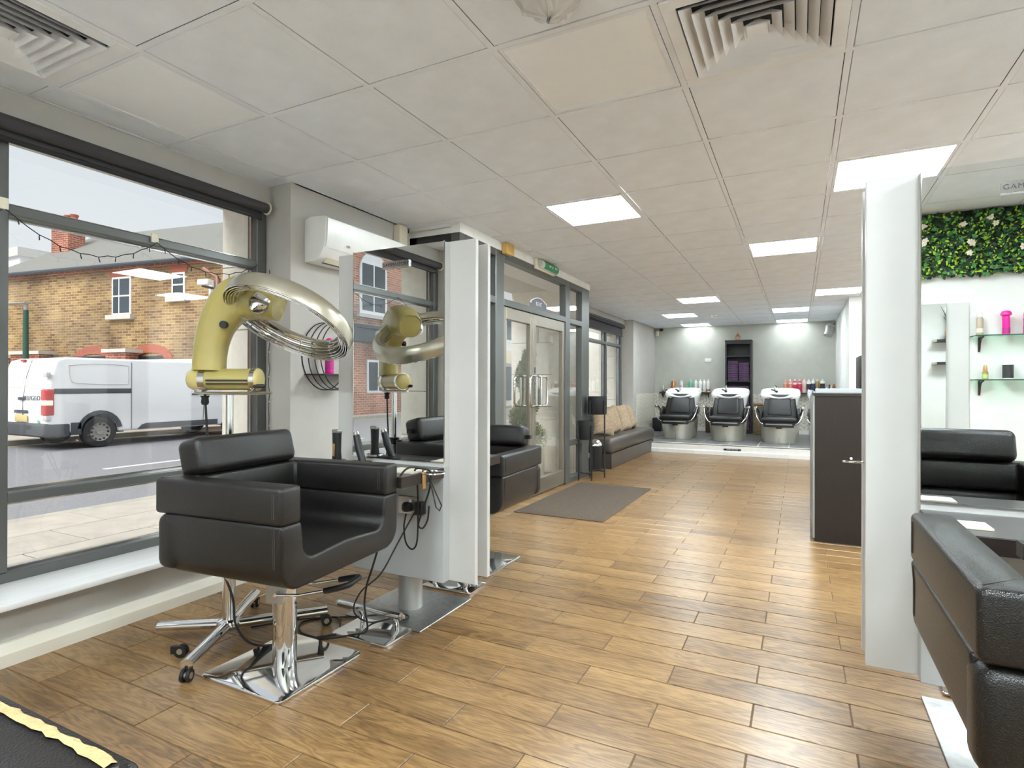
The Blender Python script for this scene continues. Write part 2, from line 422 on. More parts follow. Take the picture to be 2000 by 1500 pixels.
# ---- floor
fl = struct(B().box(XP, XR, YN, 9.75, -.12, -.004).obj('floor', 'grout_dark', smooth=0))
def view(x, y): return (-.4508*x+.893*y, .893*x+.4508*y)
def plank_mesh(x0, x1):
    b_ = B(); g = .0022
    b_.box(x0+g, x1-g, g, W_-g, -.011, 0, .0016, 1); return b_
full = plank_mesh(0, L_).obj('plank', 'plank', fl, smooth=0); full_me = full.data; bpy.data.objects.remove(full)
rest = B(); cnt = 0
r0 = int((YN-FY0)//W_); r1 = int((9.75-FY0)//W_)
def clip(a, lo, hi): return max(lo, min(hi, a))
for r in range(r0, r1+1):
    ya = FY0+r*W_; yb = min(ya+W_, 9.75); off = -.5*L_*((r+100) % 2)
    for c in range(-6, 8):
        xa = FX0+off+c*L_; xb = xa+L_
        xa2, xb2 = clip(xa, XP, XR), clip(xb, XP, XR)
        if xb2-xa2 < .01: continue
        fw, lt = view((xa2+xb2)/2, ya+W_/2)
        vis = 1.45 < fw < 6.3 and -1.05 < lt/fw < 1.05
        if vis and xb2-xa2 > .05:
            if abs(xb2-xa2-L_) < 1e-4: o = bpy.data.objects.new('plank', full_me); COL.objects.link(o)
            else: o = plank_mesh(0, xb2-xa2).obj('plank', 'plank', smooth=0)
            o.parent = fl; o.location = (xa2, ya, 0); cnt += 1
        elif yb-ya > .02:
            g = .0022; rest.box(xa2+g, xb2-g, ya+g, yb-g, -.011, 0)
rp_ = rest.obj('far_planks', 'plank', fl, smooth=0); rp_['kind'] = 'stuff'

# ---- ceiling: slab, T-grid, tiles
ce = struct(B().box(-3.25, XR, YN, YB+.1, H+.06, H+.12).obj('ceiling', 'dark_gap', smooth=0))
LIT = [(2, 2), (4, 5), (5, 2), (2, 10), (1, 13), (1, 16), (4, 13), (4, 16), (5, 10), (5, -4), (2, -5), (7, -2), (7, 4), (7, 7)]  # worn-chair, partition and aisle panels are unseen, added as fill light
OFF = [(3, -1), (0, -2)]; VENT = [(4, -1), (0, -3)]
tile_me = None
lob = (-2.36, 3.77, 6.8)
gr = B()
xs = [XW] + [GX0+.6*i for i in range(0, 10) if GX0+.6*i < XR-.02] + [XR]
ys = [YN] + [GY0+.6*j for j in range(-5, 18) if YN+.02 < GY0+.6*j < YB-.02] + [YB]
for x in xs[1:-1]: gr.box(x-.012, x+.012, YN, YB, H, H+.004)
for y in ys[1:-1]:
    for xa, xb in zip(xs[:-1], xs[1:]): gr.box(xa+.012, xb-.012, y-.012, y+.012, H, H+.004)
gr.box(XW, XW+.018, YN, 2.58, H, H+.004).box(XP, XP+.018, 2.58, 3.75, H, H+.004)
gr.obj('grid_frame', 'grid_white', ce, smooth=0)
SP = {}
for k, l in (('lit', LIT), ('off', OFF), ('vent', VENT)):
    for q in l: SP[q] = k
for i, (xa, xb) in enumerate(zip(xs[:-1], xs[1:])):
    for j, (ya, yb) in enumerate(zip(ys[:-1], ys[1:])):
        ci, rj = round((xa-GX0)/.6), math.floor((ya-GY0)/.6+.01)
        if (ci, rj) in SP and xb-xa > .5: continue
        g = .0145
        if xb-xa < .04 or yb-ya < .04: continue
        if abs(xb-xa-.6) < 1e-3 and abs(yb-ya-.6) < 1e-3:
            if tile_me is None:
                o = B().box(g, .6-g, g, .6-g, .001, .02, .002, 1).obj('ceiling_tile', 'ceiling_tile', smooth=0); tile_me = o.data
            else: o = bpy.data.objects.new('ceiling_tile', tile_me); COL.objects.link(o)
            o.location = (xa, ya, H+.001)
        else:
            o = B().box(g, xb-xa-g, g, yb-ya-g, .001, .02).obj('ceiling_tile', 'ceiling_tile', smooth=0); o.location = (xa, ya, H+.001)
        o.parent = ce
lit_labels = {(2, 2): 'lit square LED panel in ceiling tiles outside the entrance doors', (4, 5): 'lit square LED panel in ceiling between entrance doors and reception desk', (5, 2): 'lit square LED panel above the mirror station with white flank panels near reception desk',
 (2, 10): 'lit square LED panel above the floor beside the cushioned bench', (1, 13): 'lit square LED panel above the first backwash chair by the wall', (1, 16): 'lit square LED panel at back wall over the green bottles shelf',
 (4, 13): 'lit square LED panel above the third backwash chair near pink bottles', (4, 16): 'lit square LED panel at back wall over the pink bottles shelf', (5, 10): 'lit square LED panel next to the projecting white wall corner', (5, -4): 'lit square LED panel seen reflected above the greenery wall mirror', (2, -5): 'added unseen LED panel over the worn chair, foreground fill light', (7, -2): 'added unseen LED panel lighting the partition shelf with a spiky plant', (7, 4): 'added unseen LED panel over the desk side aisle, fill light', (7, 7): 'added unseen LED panel at the end of the desk side aisle, fill light'}
for (ci, rj) in LIT+OFF:
    on = (ci, rj) in LIT
    lab = lit_labels.get((ci, rj)) or {(3, -1): 'unlit square LED panel next to the square louvred air vent', (0, -2): 'unlit square LED panel close to the large street window'}[(ci, rj)]
    t = thing('led_panel', lab, 'ceiling light', (GX0+.6*ci+.3, GY0+.6*rj+.3, H+.003), 0, 'LED ceiling panels')
    B().box(-.285, .285, -.285, -.268, -.002, .02).box(-.285, .285, .268, .285, -.002, .02).box(-.285, -.268, -.268, .268, -.002, .02).box(.268, .285, -.268, .268, -.002, .02).obj('frame', 'grid_white', t, smooth=0)
    B().box(-.268, .268, -.268, .268, .001, .01).obj('diffuser', ('led_on_wall' if rj > 15 else 'led_on_rear' if rj > 9 else 'led_on') if on else 'led_off', t, smooth=0)
for (ci, rj) in VENT:
    lab = {(4, -1): 'square louvred ceiling air vent above the walkway, beside unlit panel', (0, -3): 'square louvred ceiling air vent near street window head, plastic behind slats'}[(ci, rj)]
    t = thing('air_vent', lab, 'air vent', (GX0+.6*ci+.3, GY0+.6*rj+.3, H), 0, 'ceiling air vents')
    B().box(-.28, .28, -.28, .28, .05, .052).obj('backing', 'dark_gap', t, smooth=0)
    b_ = B()
    for s in (-1, 1): b_.box(-.286, .286, s*.262-.024, s*.262+.024, -.006, .004, .002, 1); b_.box(s*.262-.024, s*.262+.024, -.238, .238, -.006, .004, .002, 1)
    b_.obj('frame', 'vent_white', t, smooth=0)
    for k in range(6):
        a = .232-.038*k; b_ = B()
        o_, i_ = a, a-.034
        V0 = [(-o_, -o_), (o_, -o_), (o_, o_), (-o_, o_)]; V1 = [(-i_, -i_), (i_, -i_), (i_, i_), (-i_, i_)]
        for q in range(4):
            p, n_ = V0[q], V0[(q+1) % 4]; p2, n2 = V1[q], V1[(q+1) % 4]
            b_.quad((p[0], p[1], -.012), (n_[0], n_[1], -.012), (n2[0], n2[1], .022), (p2[0], p2[1], .022))
            b_.quad((p[0], p[1], -.009), (p2[0], p2[1], .025), (n2[0], n2[1], .025), (n_[0], n_[1], -.009))
        b_.obj('louvre', 'vent_white', t, smooth=0)
    B().prism([(-.034, -.034), (.034, -.034), (.034, .034), (-.034, .034)], 'z', -.012, -.004).obj('louvre_centre', 'vent_white', t, smooth=0)

# ---- left wall (window wall)
wl = B()
wl.box(-3.2, -2.83, YN, 2.58, 0, .235)                      # under sill
wl.box(-3.2, XW, YN, 2.58, 2.262, H+.06)                     # over window
wl.box(-3.2, -2.84, YN, -.05, .235, H+.06)                   # near pilaster
wl.box(-3.2, XP, 2.55, 3.74, 0, H+.06)                       # pilaster with air conditioner
wl.box(-3.2, XP, 6.86, 7.2, 0, H+.06)
wl.box(-3.2, -2.83, 7.2, 10.85, 0, .42).box(-3.2, XW, 7.2, 10.85, 2.3, H+.06)
wl.box(-3.2, -2.86, 10.85, YB, 0, H+.06)
struct(wl.obj('wall_left', 'wall_grey', smooth=0))
B_ = B()
B_.prism([(-2.83, 0), (-2.795, 0), (-2.795, .05), (-2.815, .088), (-2.83, .088)], 'y', YN, 2.58)
B_.prism([(XP, 0), (XP+.03, 0), (XP+.03, .05), (XP+.015, .085), (XP, .085)], 'y', 2.58, 3.74)
B_.box(-2.83, XP+.03, 2.55, 2.58, 0, .085)
struct(B_.obj('baseboard_left', 'baseboard', smooth=0))
struct(B().box(-3.1, -2.745, -.05, 2.55, .236, .262, .006).obj('trim_1', 'sill_white'))
# back wall, right wall, wall behind
wb = struct(B().box(-3.2, 2.7, YB, YB+.12, 0, H+.06).obj('wall_back', 'wall_sage', smooth=0))
wr = B(); wr.box(.63, .75, 9.5, YB, 0, H+.06); wr.box(.63, XR+.1, 9.4, 9.5, 0, H+.06); wr.box(XR, XR+.1, YN, 9.5, 0, H+.06)
struct(wr.obj('wall_right', 'wall_white', smooth=0))
struct(B().box(1.15, XR, 3.0, 3.08, 0, H+.06).obj('wall_partition', 'wall_white', smooth=0))
struct(B().box(-3.2, XR+.1, YN-.1, YN, 0, H+.06).obj('wall_front', 'wall_white', smooth=0))
B_ = B(); B_.box(.615, .63, 9.5, YB, .155, .245).box(-3.0, .63, YB-.016, YB, .155, .235); B_.box(.63, XR, 9.385, 9.4, 0, .1)
struct(B_.obj('baseboard_back', 'trim_white', smooth=0))
# platform
pl = struct(B().box(-2.86, .63, 9.75, YB, 0, .148).obj('floor_platform', 'grout_light', smooth=0))
tw, td = .452, .62
for i in range(8):
    for j in range(5):
        xa, ya = -2.86+i*tw+.0, 9.80+j*td
        xb, yb = min(xa+tw, .63), min(ya+td, YB)
        if xb-xa > .03 and yb-ya > .03: B().box(xa+.007, xb-.007, ya+.007, yb-.007, .14, .155, .0015, 1).obj('floor_tile', 'tile_grey', pl, smooth=0)
B_ = B(); B_.box(-2.86, .7, 9.735, 9.75, 0, .16).box(-2.86, .7, 9.735, 9.80, .15, .162); B_.prism([(9.735, 0), (9.712, 0), (9.712, .055), (9.722, .07), (9.735, .07)], 'x', -2.86, .7)
struct(B_.obj('trim_2', 'trim_white', smooth=0))
t = tag(B().box(-1.09, -.83, 9.727, 9.735, .078, .108, .004).obj('step_sign', 'black_plastic'), 'small black MIND THE STEP plate on the white step riser', 'sign')
text('lettering', 'MIND THE STEP', .021, 'upvc', (-.96, 9.7262, .093), (R(90), 0, 0), t, spacing=1.15)
# dado tiles
def dado(parent, horiz, a0, a1, z0, z1, const):
    a = a0
    while a < a1-.02:
        b2 = min(a+.3, a1); z = z1
        while z > z0+.02:
            za = max(z-.3, z0); g = .0015
            if horiz: B().box(a+g, b2-g, const-.012, const, za+g, z-g, .001, 1).obj('dado_tile', 'dado', parent, smooth=0)
            else: B().box(const, const+.012, a+g, b2-g, za+g, z-g, .001, 1).obj('dado_tile', 'dado', parent, smooth=0)
            z = za
        a = b2
dado(wb, True, -2.86, .63, .235, .96, YB)
dado(bpy.data.objects['wall_left'], False, 11.05, YB-.012, .2, .96, -2.86)

# ---- window 1
def window(name, y0, y1, z0, z1, xin, xout, mull, trans, mat_in='alu_grey', jamb=.07):
    root = bpy.data.objects.new(name, None); COL.objects.link(root); struct(root)
    f = B(); f.box(xout, xin, y0, y0+jamb, z0, z1, .004, 1).box(xout, xin, y1-jamb, y1, z0, z1, .004, 1).box(xout, xin, y0+jamb, y1-jamb, z0, z0+.045, .004, 1).box(xout, xin, y0+jamb, y1-jamb, z1-.09, z1, .004, 1)
    f.obj('window_frame', mat_in, root, smooth=0)
    ed = [y0+jamb] + [m for q in mull for m in (q-.028, q+.028)] + [y1-jamb]
    for q in mull: B().box(xout, xin+.004, q-.028, q+.028, z0+.045, z1-.09, .004, 1).obj('mullion', mat_in, root, smooth=0)
    zs = [z0+.045] + [m for q in trans for m in (q-.024, q+.024)] + [z1-.09]
    for a, b2 in zip(ed[::2], ed[1::2]):
        for q in trans: B().box(xout, xin+.002, a, b2, q-.024, q+.024, .006, 2).obj('transom', mat_in, root, smooth=0)
        for c, d in zip(zs[::2], zs[1::2]):
            xm = xout+.3*(xin-xout)
            bd = B(); k = .012
            bd.box(xm+.006, xm+.02, a, a+k, c, d).box(xm+.006, xm+.02, b2-k, b2, c, d).box(xm+.006, xm+.02, a+k, b2-k, c, c+k).box(xm+.006, xm+.02, a+k, b2-k, d-k, d)
            bd.obj('bead', 'chrome_soft', root, smooth=0)
            B().box(xm-.003, xm+.003, a, b2, c, d).obj('glass_pane', 'glass', root, smooth=0)
    return root
window('window_1', -.05, 2.545, .262, 2.3, -3.05, -3.14, [1.185], [.628, 1.876])
window('window_2', 7.2, 10.72, .44, 2.32, -3.05, -3.14, [8.35, 9.74], [1.87])
struct(B().box(-3.1, -2.78, 7.2, 10.85, .42, .445, .004, 1).obj('trim_3', 'sill_white', smooth=0))

def blind(y0, y1, drop, label):
    t = thing('roller_blind', label, 'blind', (-2.985, y0, 2.225), 0)
    B().cyl((0, .02, 0), (0, y1-y0-.02, 0), .031, 24).obj('roll', 'blind', t)
    B().box(-.034, -.031, .03, y1-y0-.03, -drop, 0).obj('fabric', 'blind', t, smooth=0)
    B().box(-.04, -.024, .03, y1-y0-.03, -drop-.022, -drop, .004, 1).obj('bottom_bar', 'black_metal', t, smooth=0)
    for yy in (.008, y1-y0-.014):
        B().lathe([(.036, -.003), (.04, 0), (.036, .004)], seg=20).obj('bracket', 'plastic_cream', t, loc=(0, yy, 0), rot=(R(-90), 0, 0))
    return t
blind(.0, 2.51, .05, 'rolled up dark grey roller blind above the big street window')
blind(7.3, 10.66, .16, 'dark grey roller blind partly down over the bench window')

# ---- entrance lobby glazing
db = bpy.data.objects.new('window_3', None); COL.objects.link(db); struct(db)
X1, X0 = -2.36, -2.44
B().box(-2.84, X1+.004, 3.76, 6.83, 2.312, H+.05).obj('bulkhead', 'wall_white', db, smooth=0)
boxes('post', 'alu_grey', db, [(X0, X1, a, b2, 0, 2.312) for a, b2 in ((3.765, 3.85), (4.36, 4.515), (6.02, 6.155), (6.56, 6.82))], .004)
for a, b2 in ((3.85, 4.36), (4.515, 6.02), (6.155, 6.56)): boxes('rail', 'alu_grey', db, [(X0, X1, a, b2, 2.25, 2.312), (X0, X1, a, b2, 1.835, 1.895)], .003)
boxes('rail', 'alu_grey', db, [(X0, X1, 3.85, 4.36, 0, .06), (X0, X1, 6.155, 6.56, 0, .06), (X0, X1, 6.155, 6.56, .42, .47)], .003)
for a, b2, c, d in ((3.85, 4.36, .06, 1.835), (3.85, 4.36, 1.895, 2.25), (4.515, 6.02, 1.895, 2.25), (6.155, 6.56, .47, 1.835), (6.155, 6.56, .06, .42), (6.155, 6.56, 1.895, 2.25)):
    B().box(-2.405, -2.399, a, b2, c, d).obj('glass_pane', 'glass_door', db, smooth=0)
f = B(); f.box(-2.84, X0, 3.765, 3.83, 0, .08, .003, 1).box(-2.84, X0, 3.765, 3.83, 2.2, 2.312, .003, 1).box(-2.84, -2.77, 3.765, 3.83, 0, 2.312, .003, 1).box(-2.77, X0, 3.765, 3.83, 1.835, 1.895, .003, 1)
f.obj('side_frame', 'alu_dark', db, smooth=0)
B().box(-2.77, X0, 3.795, 3.801, .08, 2.2).obj('glass_pane', 'glass_door', db, smooth=0)
B().box(-2.86, X0, 6.80, 6.86, 0, H+.05).obj('return_wall', 'stone', db, smooth=0)
def door(name, y0, y1, hy):
    d = bpy.data.objects.new(name, None); COL.objects.link(d); struct(d)
    f = B(); f.box(-2.42, -2.37, y0, y0+.06, .012, 1.83, .004, 1).box(-2.42, -2.37, y1-.06, y1, .012, 1.83, .004, 1).box(-2.42, -2.37, y0+.06, y1-.06, .012, .17, .004, 1).box(-2.42, -2.37, y0+.06, y1-.06, 1.72, 1.83, .004, 1)
    f.obj('door_frame', 'alu_warm', d, smooth=0)
    B().box(-2.398, -2.392, y0+.06, y1-.06, .17, 1.72).obj('glass_pane', 'glass_door', d, smooth=0)
    s = 1 if hy > (y0+y1)/2 else -1
    ang = -1 if s > 0 else 1
    for xs_, xo in ((-2.37, 1), (-2.42, -1)):
        e = .17
        P = [(xs_, hy, .905), (xs_+xo*.05, hy+.0*ang, .905)]
        P = [Vector((xs_, hy, .905)), Vector((xs_+xo*.045, hy, .905)), Vector((xs_+xo*.06, hy, .92)), Vector((xs_+xo*.06, hy, 1.2)), Vector((xs_+xo*.045, hy, 1.215)), Vector((xs_, hy, 1.215))]
        P2 = [Vector((p.x+(0 if abs(p.x-xs_) < .001 else 0), p.y, p.z)) for p in P]
        # cranked D handle: stands off, then returns sideways over the glass
        Q = [Vector((xs_, hy, .915)), Vector((xs_+xo*.05, hy, .915)), Vector((xs_+xo*.06, hy+ang*.02, .915)), Vector((xs_+xo*.06, hy+ang*(e-.03), .915)), Vector((xs_+xo*.06, hy+ang*e, .945)),
             Vector((xs_+xo*.06, hy+ang*e, 1.18)), Vector((xs_+xo*.06, hy+ang*(e-.03), 1.21)), Vector((xs_+xo*.06, hy+ang*.02, 1.21)), Vector((xs_+xo*.05, hy, 1.21)), Vector((xs_, hy, 1.21))]
        B().tube(Q, .0125, 12).obj('door_handle', 'chrome', d)
        B().tube([(xs_+xo*.06, hy+ang*.02, .915), (xs_+xo*.06, hy+ang*.02, 1.21)], .0125, 12).obj('door_handle_bar', 'chrome', d)
    return d
d1 = door('door_1', 4.52, 5.16, 5.13); d2 = door('door_2', 5.17, 6.015, 5.2)
text('push_lettering', 'P\nU\nS\nH', .045, 'ink', (-2.3685, 5.2, 1.06), (R(90), 0, R(90)), d2)
B().box(-2.37, -2.366, 5.185, 5.215, 1.24, 1.3, .002, 1).obj('lock', 'ink', d2, smooth=0)
# ================================================================== SALON CHAIRS
def chair(label, loc, base_yaw, seat_yaw, top, lever=None, worn=False, cushion=True, off=(0, 0), depth=.62):
    """seat faces local +x before seat_yaw"""
    t = thing('styling_chair', label, 'chair', loc, base_yaw, 'black styling chairs')
    b_ = B(); pts = []
    for cx, cy, a0 in ((.19, .19, 0), (-.19, .19, 90), (-.19, -.19, 180), (.19, -.19, 270)):
        pts += [(cx+.025*math.cos(R(a0+15*k)), cy+.025*math.sin(R(a0+15*k))) for k in range(7)]
    b_.prism(pts, 'z', 0, .012, .004, 2); b_.obj('base_plate', 'chrome', t)
    zb = top-.335
    B().cyl((0, 0, .012), (0, 0, zb-.10), .046, 32).obj('column', 'chrome', t)
    B().cyl((0, 0, zb-.10), (0, 0, zb-.005), .022, 24).obj('piston', 'chrome_soft', t)
    sy = seat_yaw-base_yaw; off3 = (off[0], off[1], 0)
    if lever is not None:
        h = B(); h.prism([(-.055, zb-.2), (.02, zb-.2), (.03, zb-.14), (.03, zb-.1), (.0, zb-.065), (-.04, zb-.065), (-.055, zb-.1)], 'y', -.05, .05, .006); ho = h.obj('pump_housing', 'silver_paint', t, rotz=lever)
        z = zb-.155
        P = [(0, -.07, z), (.1, -.07, z+.005), (.22, -.062, z+.03)]
        B().tube(P, .006, 10).tube([(0, .07, z), (.1, .07, z+.005), (.22, .062, z+.03)], .006, 10).tube([(0, -.075, z), (0, .075, z)], .009, 10).obj('pump_lever', 'chrome', t, rotz=lever)
        G = spline([(.2, -.064, z+.025), (.25, -.06, z+.037), (.29, -.045, z+.047), (.295, 0, z+.048), (.29, .045, z+.047), (.25, .06, z+.037), (.2, .064, z+.025)], 6)
        B().tube(G, .0115, 12).obj('lever_grip', 'rubber', t, rotz=lever)
    W, D = .65, depth; hw = W/2; zs = top-.12; seat = zb+.09; th = .092
    # lower shell: U section extruded front to back (profile in y,z)
    out = [(hw, zs), (hw-.004, zs-.05)]
    out += [(hw-.084+.08*math.cos(R(a)), zb+.08+.08*math.sin(R(a))) for a in range(0, -91, -15)]
    out = out + [(-y, z) for y, z in reversed(out)]
    inn = [(-hw+th, zs), (-hw+th+.008, seat+.07)] + [(-hw+th+.058-.05*math.cos(R(a)), seat+.05-.05*math.sin(R(a))) for a in range(0, 91, 18)]
    inn = inn + [(0, seat+.012)] + [(-y, z) for y, z in reversed(inn)]
    s_ = B().prism(out+inn, 'x', -D/2+.05, D/2, .011, 3)
    s_.box(-D/2, -D/2+.1, -hw+.0, hw-.0, zb+.02, zs-.002, .035, 4)
    s_.obj('seat_shell', 'leather', t, smooth=50, rotz=sy, loc=off3)
    # upper band: mitred U
    u_ = B()
    poly = [(-D/2, -hw), (D/2, -hw), (D/2, -hw+th), (-D/2+.105, -hw+th), (-D/2+.105, hw-th), (D/2, hw-th), (D/2, hw), (-D/2, hw)]
    u_.prism(poly, 'z', zs-.002, top, .014, 3)
    u_.obj('arm_band', 'leather', t, smooth=50, rotz=sy, loc=off3)
    # head cushion
    rot = Matrix.Rotation(R(-14), 3, 'Y')
    if cushion:
        B().box(-D/2-.01, -D/2+.11, -.235, .235, top-.008, top+.128, .03, 4, rot=rot).obj('head_cushion', 'leather', t, smooth=50, rotz=sy, loc=off3)
        for q in ((-D/2+.03, -D/2+.06, -.12, -.1, top-.03, top+.06), (-D/2+.03, -D/2+.06, .1, .12, top-.03, top+.06), (-D/2+.03, -D/2+.06, .2, .262, top+.045, top+.07)): B().box(*q).obj('cushion_bracket', 'black_plastic', t, rotz=sy, loc=off3)
    def seam(*p):
        B().tube(p, .0014, 6).obj('seam', 'stitch', t, rotz=sy, loc=off3)
    for s in (-1, 1):
        for dx in (.03, .037):
            seam((D/2-dx, s*(hw+.0005), zs+.022), (D/2-dx, s*(hw+.0005), top-.02))
            seam((D/2-dx, s*(hw-th-.0005), zs+.022), (D/2-dx, s*(hw-th-.0005), top-.02))
            seam((D/2-dx, s*(hw-.0005), zs-.01), (D/2-dx, s*(hw-.003), zs-.05), (D/2-dx, s*(hw-.004), zb+.08))
        seam((-D/2+.105, s*(hw-th), top-.002), (-D/2+.02, s*(hw-.01), top+.0005))
        seam((-D/2+.106, s*(hw-th-.001), zs+.02), (-D/2+.106, s*(hw-th-.001), top-.01))
    if worn:
        w_ = B(); random.seed(3); top_s = []; bot_s = []
        n = 40
        for k in range(n+1):
            y = -hw+.02+(W-.04)*k/n
            j1, j2 = random.uniform(-.003, .003), random.uniform(-.004, .004)
            top_s.append((-D/2+.026+j1*.9, y, top+.0018)); bot_s.append((-D/2+.013+j2*.4, y, top-.0005))
        rings = [[Vector(a), Vector(((a[0]+b2[0])/2, a[1], top+.003)), Vector(b2)] for a, b2 in zip(top_s, bot_s)]
        w_.loft(rings, closed=False); w_.obj('worn_edge', 'foam', t, rotz=sy, loc=off3)
    return t
chair('black leather styling chair turned sideways below the gold hair processor', (-1.83, 1.62, 0), 0, R(5), .797, lever=R(18), off=(.09, -.07), depth=.565)
chair('black leather styling chair facing the far side of the mirror station by the entrance mat', (-1.825, 3.12, 0), 0, R(-87), .722, lever=R(-90))
chair('black leather styling chair at the station whose mirror shows the greenery wall', (.578, 1.45, 0), 0, R(90), .80, lever=R(90))
chair('black leather styling chair with cracked edge exposing cream foam', (-.90, .03, 0), 0, R(-90), .75, worn=True, cushion=False)

# ================================================================== MIRROR STATIONS
def station(cx, cy, label, facing=(1, -1), sock=True, wall=False):
    """local: front toward -y; front faces on both sides unless wall"""
    t = thing('mirror_station', label, 'mirror station', (cx, cy, 0), 0)
    if not wall:
        B().box(-.222, .222, -.225, .225, 0, .006, .002, 1).obj('base_plate', 'brushed_plate', t, smooth=0)
        B().cyl((0, 0, .006), (0, 0, .4), .06, 40).obj('column', 'silver_paint', t)
        B().box(-.3, .3, -.022, .022, .22, 1.74).obj('core_panel', 'panel_grey', t, smooth=0)
    for s in ((-1, 1) if not wall else (1,)):
        zt = 1.797 if not wall else 1.725
        r_ = t
        def bb(x0, x1, y0, y1, z0, z1, bev, n_, m_, par=None):
            ya, yb = sorted((y0*-s, y1*-s)); o = B().box(x0, x1, ya, yb, z0, z1, bev, 1).obj(n_, m_, par or t, smooth=0); return o
        bb(-.418, .418, -.07, -.045, .2, zt, .0015, 'flank_panel', 'panel_white')
        bb(-.276, .276, -.12, -.07, .2, .735, .0015, 'lower_panel', 'panel_grey')
        bb(-.276, .276, -.112, -.07, .735, zt-.007, .0015, 'mirror_box', 'panel_white')
        bb(-.276, .276, -.117, -.112, .762, zt-.007, 0, 'mirror', 'mirror')
        e = B(); ya = .1125*s
        for x in (-.276, .273): e.box(x, x+.003, min(ya, ya+.006*s), max(ya, ya+.006*s), .762, zt-.004)
        e.box(-.276, .276, min(ya, ya+.006*s), max(ya, ya+.006*s), .757, .762)
        e.obj('mirror_edge', 'chrome', t, smooth=0)
        bb(-.28, .28, -.435, -.12, .69, .735, .001, 'shelf', 'wenge_h')
        bb(-.2775, .2775, -.4325, -.122, .735, .7365, 0, 'shelf_top', 'wenge_top')
        bd = bb(-.082, .082, -.126, -.117, zt-.109, zt-.075, .001, 'badge', 'chrome_soft')
        text('badge_lettering', 'GAMMASTORE', .021, 'ink', (0, .1265*s, zt-.092), (R(90), 0, 0 if s < 0 else R(180)), bd, spacing=1.2)
        if sock and s < 0 and not wall:
            so = bb(.02, .166, -.126, -.12, .5, .588, .003, 'socket_plate', 'brushed', t)
            B().box(.085, .098, -.131, -.126, .55, .575, .001, 1).obj('switch', 'plastic_white', so, smooth=0)
    return t
station(-1.75, 2.335, 'white double sided mirror station behind sideways chair, cables on its shelf')
station(.613, 2.272, 'white double sided mirror station reflecting the greenery wall')
station(.67, YN-.044, 'white wall mirror station under the greenery, seen in reflection', wall=True)

# chrome ring holder and cables on left station
t = thing('dryer_holder', 'chrome ring dryer holder clipped to shelf side', 'holder', (-1.47, 2.05, .71))
B().tube([Vector((.055+.05*math.cos(a/24*2*math.pi), .05*math.sin(a/24*2*math.pi), .03)) for a in range(24)], .0035, 8, closed=True).obj('ring', 'chrome', t)
B().box(.0, .008, -.012, .012, -.045, .04, .003).obj('clip', 'gold_metal', t)
def foot(label, loc, rz, w=.31, d=.195):
    t = thing('footrest', label, 'footrest', loc, rz, 'chrome footrests')
    pts = []
    for cx, cy, a0 in ((w/2-.014, d/2-.014, 0), (-w/2+.014, d/2-.014, 90), (-w/2+.014, -d/2+.014, 180), (w/2-.014, -d/2+.014, 270)): pts += [(cx+.014*math.cos(R(a0+18*k)), cy+.014*math.sin(R(a0+18*k))) for k in range(6)]
    B().prism(pts, 'z', .0, .012, .003, 2).obj('base_plate', 'chrome', t)
    for s in (-1, 1):
        B().tube(spline([(s*.1, .05, .012), (s*.1, .045, .05), (s*.1, .02, .085), (s*.1, -.02, .105)], 6), .0115, 14).obj('leg', 'chrome_soft', t)
    b_ = B().cyl((-.175, -.02, .115), (.175, -.02, .115), .016, 24)
    b_.obj('bar', 'chrome_soft', t)
    for s in (-1, 1): B().lathe([(.001, -.012), (.012, -.006), (.013, .004), (.006, .01), (.001, .012)], (s*.183, -.02, .115), 14).obj('end_knob', 'champagne', t)
foot('chrome footrest with tube bar in front of the sideways chair', (-1.72, 2.012, 0), 0)
foot('chrome footrest under far side of the mirror station by the mat', (-1.72, 2.70, 0), math.pi)
foot('chrome footrest partly hidden under the greenery mirror station', (.62, 2.64, 0), math.pi)

def cable(name, label, pts, r=.0042, extra=None, n=8):
    t = thing(name, label, 'cable', tuple(pts[0][:2])+(0,))
    o = B().tube([p-Vector((pts[0][0], pts[0][1], 0)) for p in spline(pts, n)], r, 8).obj('cord', 'rubber', t)
    return t
t = cable('power_cable', 'thick black dryer cable hanging from chrome holder down to plug socket', [(-1.455, 2.05, .752), (-1.475, 1.955, .77), (-1.50, 1.915, .72), (-1.52, 1.90, .62), (-1.585, 1.90, .45), (-1.625, 1.9, .34), (-1.655, 1.9, .26), (-1.667, 1.9, .18), (-1.66, 1.9, .135), (-1.68, 1.93, .05), (-1.76, 1.93, .016), (-1.87, 1.86, .006), (-2.0, 1.86, .006), (-2.08, 1.95, .006), (-1.98, 2.06, .006), (-1.9, 2.0, .006), (-1.86, 1.95, .006)], .0045)
t = cable('power_cable', 'thin black cable looping from socket adaptor down to floor beside column', [(-1.60, 2.195, .545), (-1.62, 2.17, .5), (-1.655, 2.1, .38), (-1.68, 2.02, .27), (-1.74, 1.96, .2), (-1.79, 1.97, .1), (-1.78, 2.06, .02), (-1.72, 2.16, .012), (-1.66, 2.17, .012), (-1.68, 2.22, .012), (-1.78, 2.2, .012), (-1.87, 2.13, .006), (-2.1, 1.98, .005), (-2.25, 1.8, .005)], .0035)
B().box(.0, .04, -.035, .005, .515, .575, .003).obj('adaptor', 'black_plastic', t)
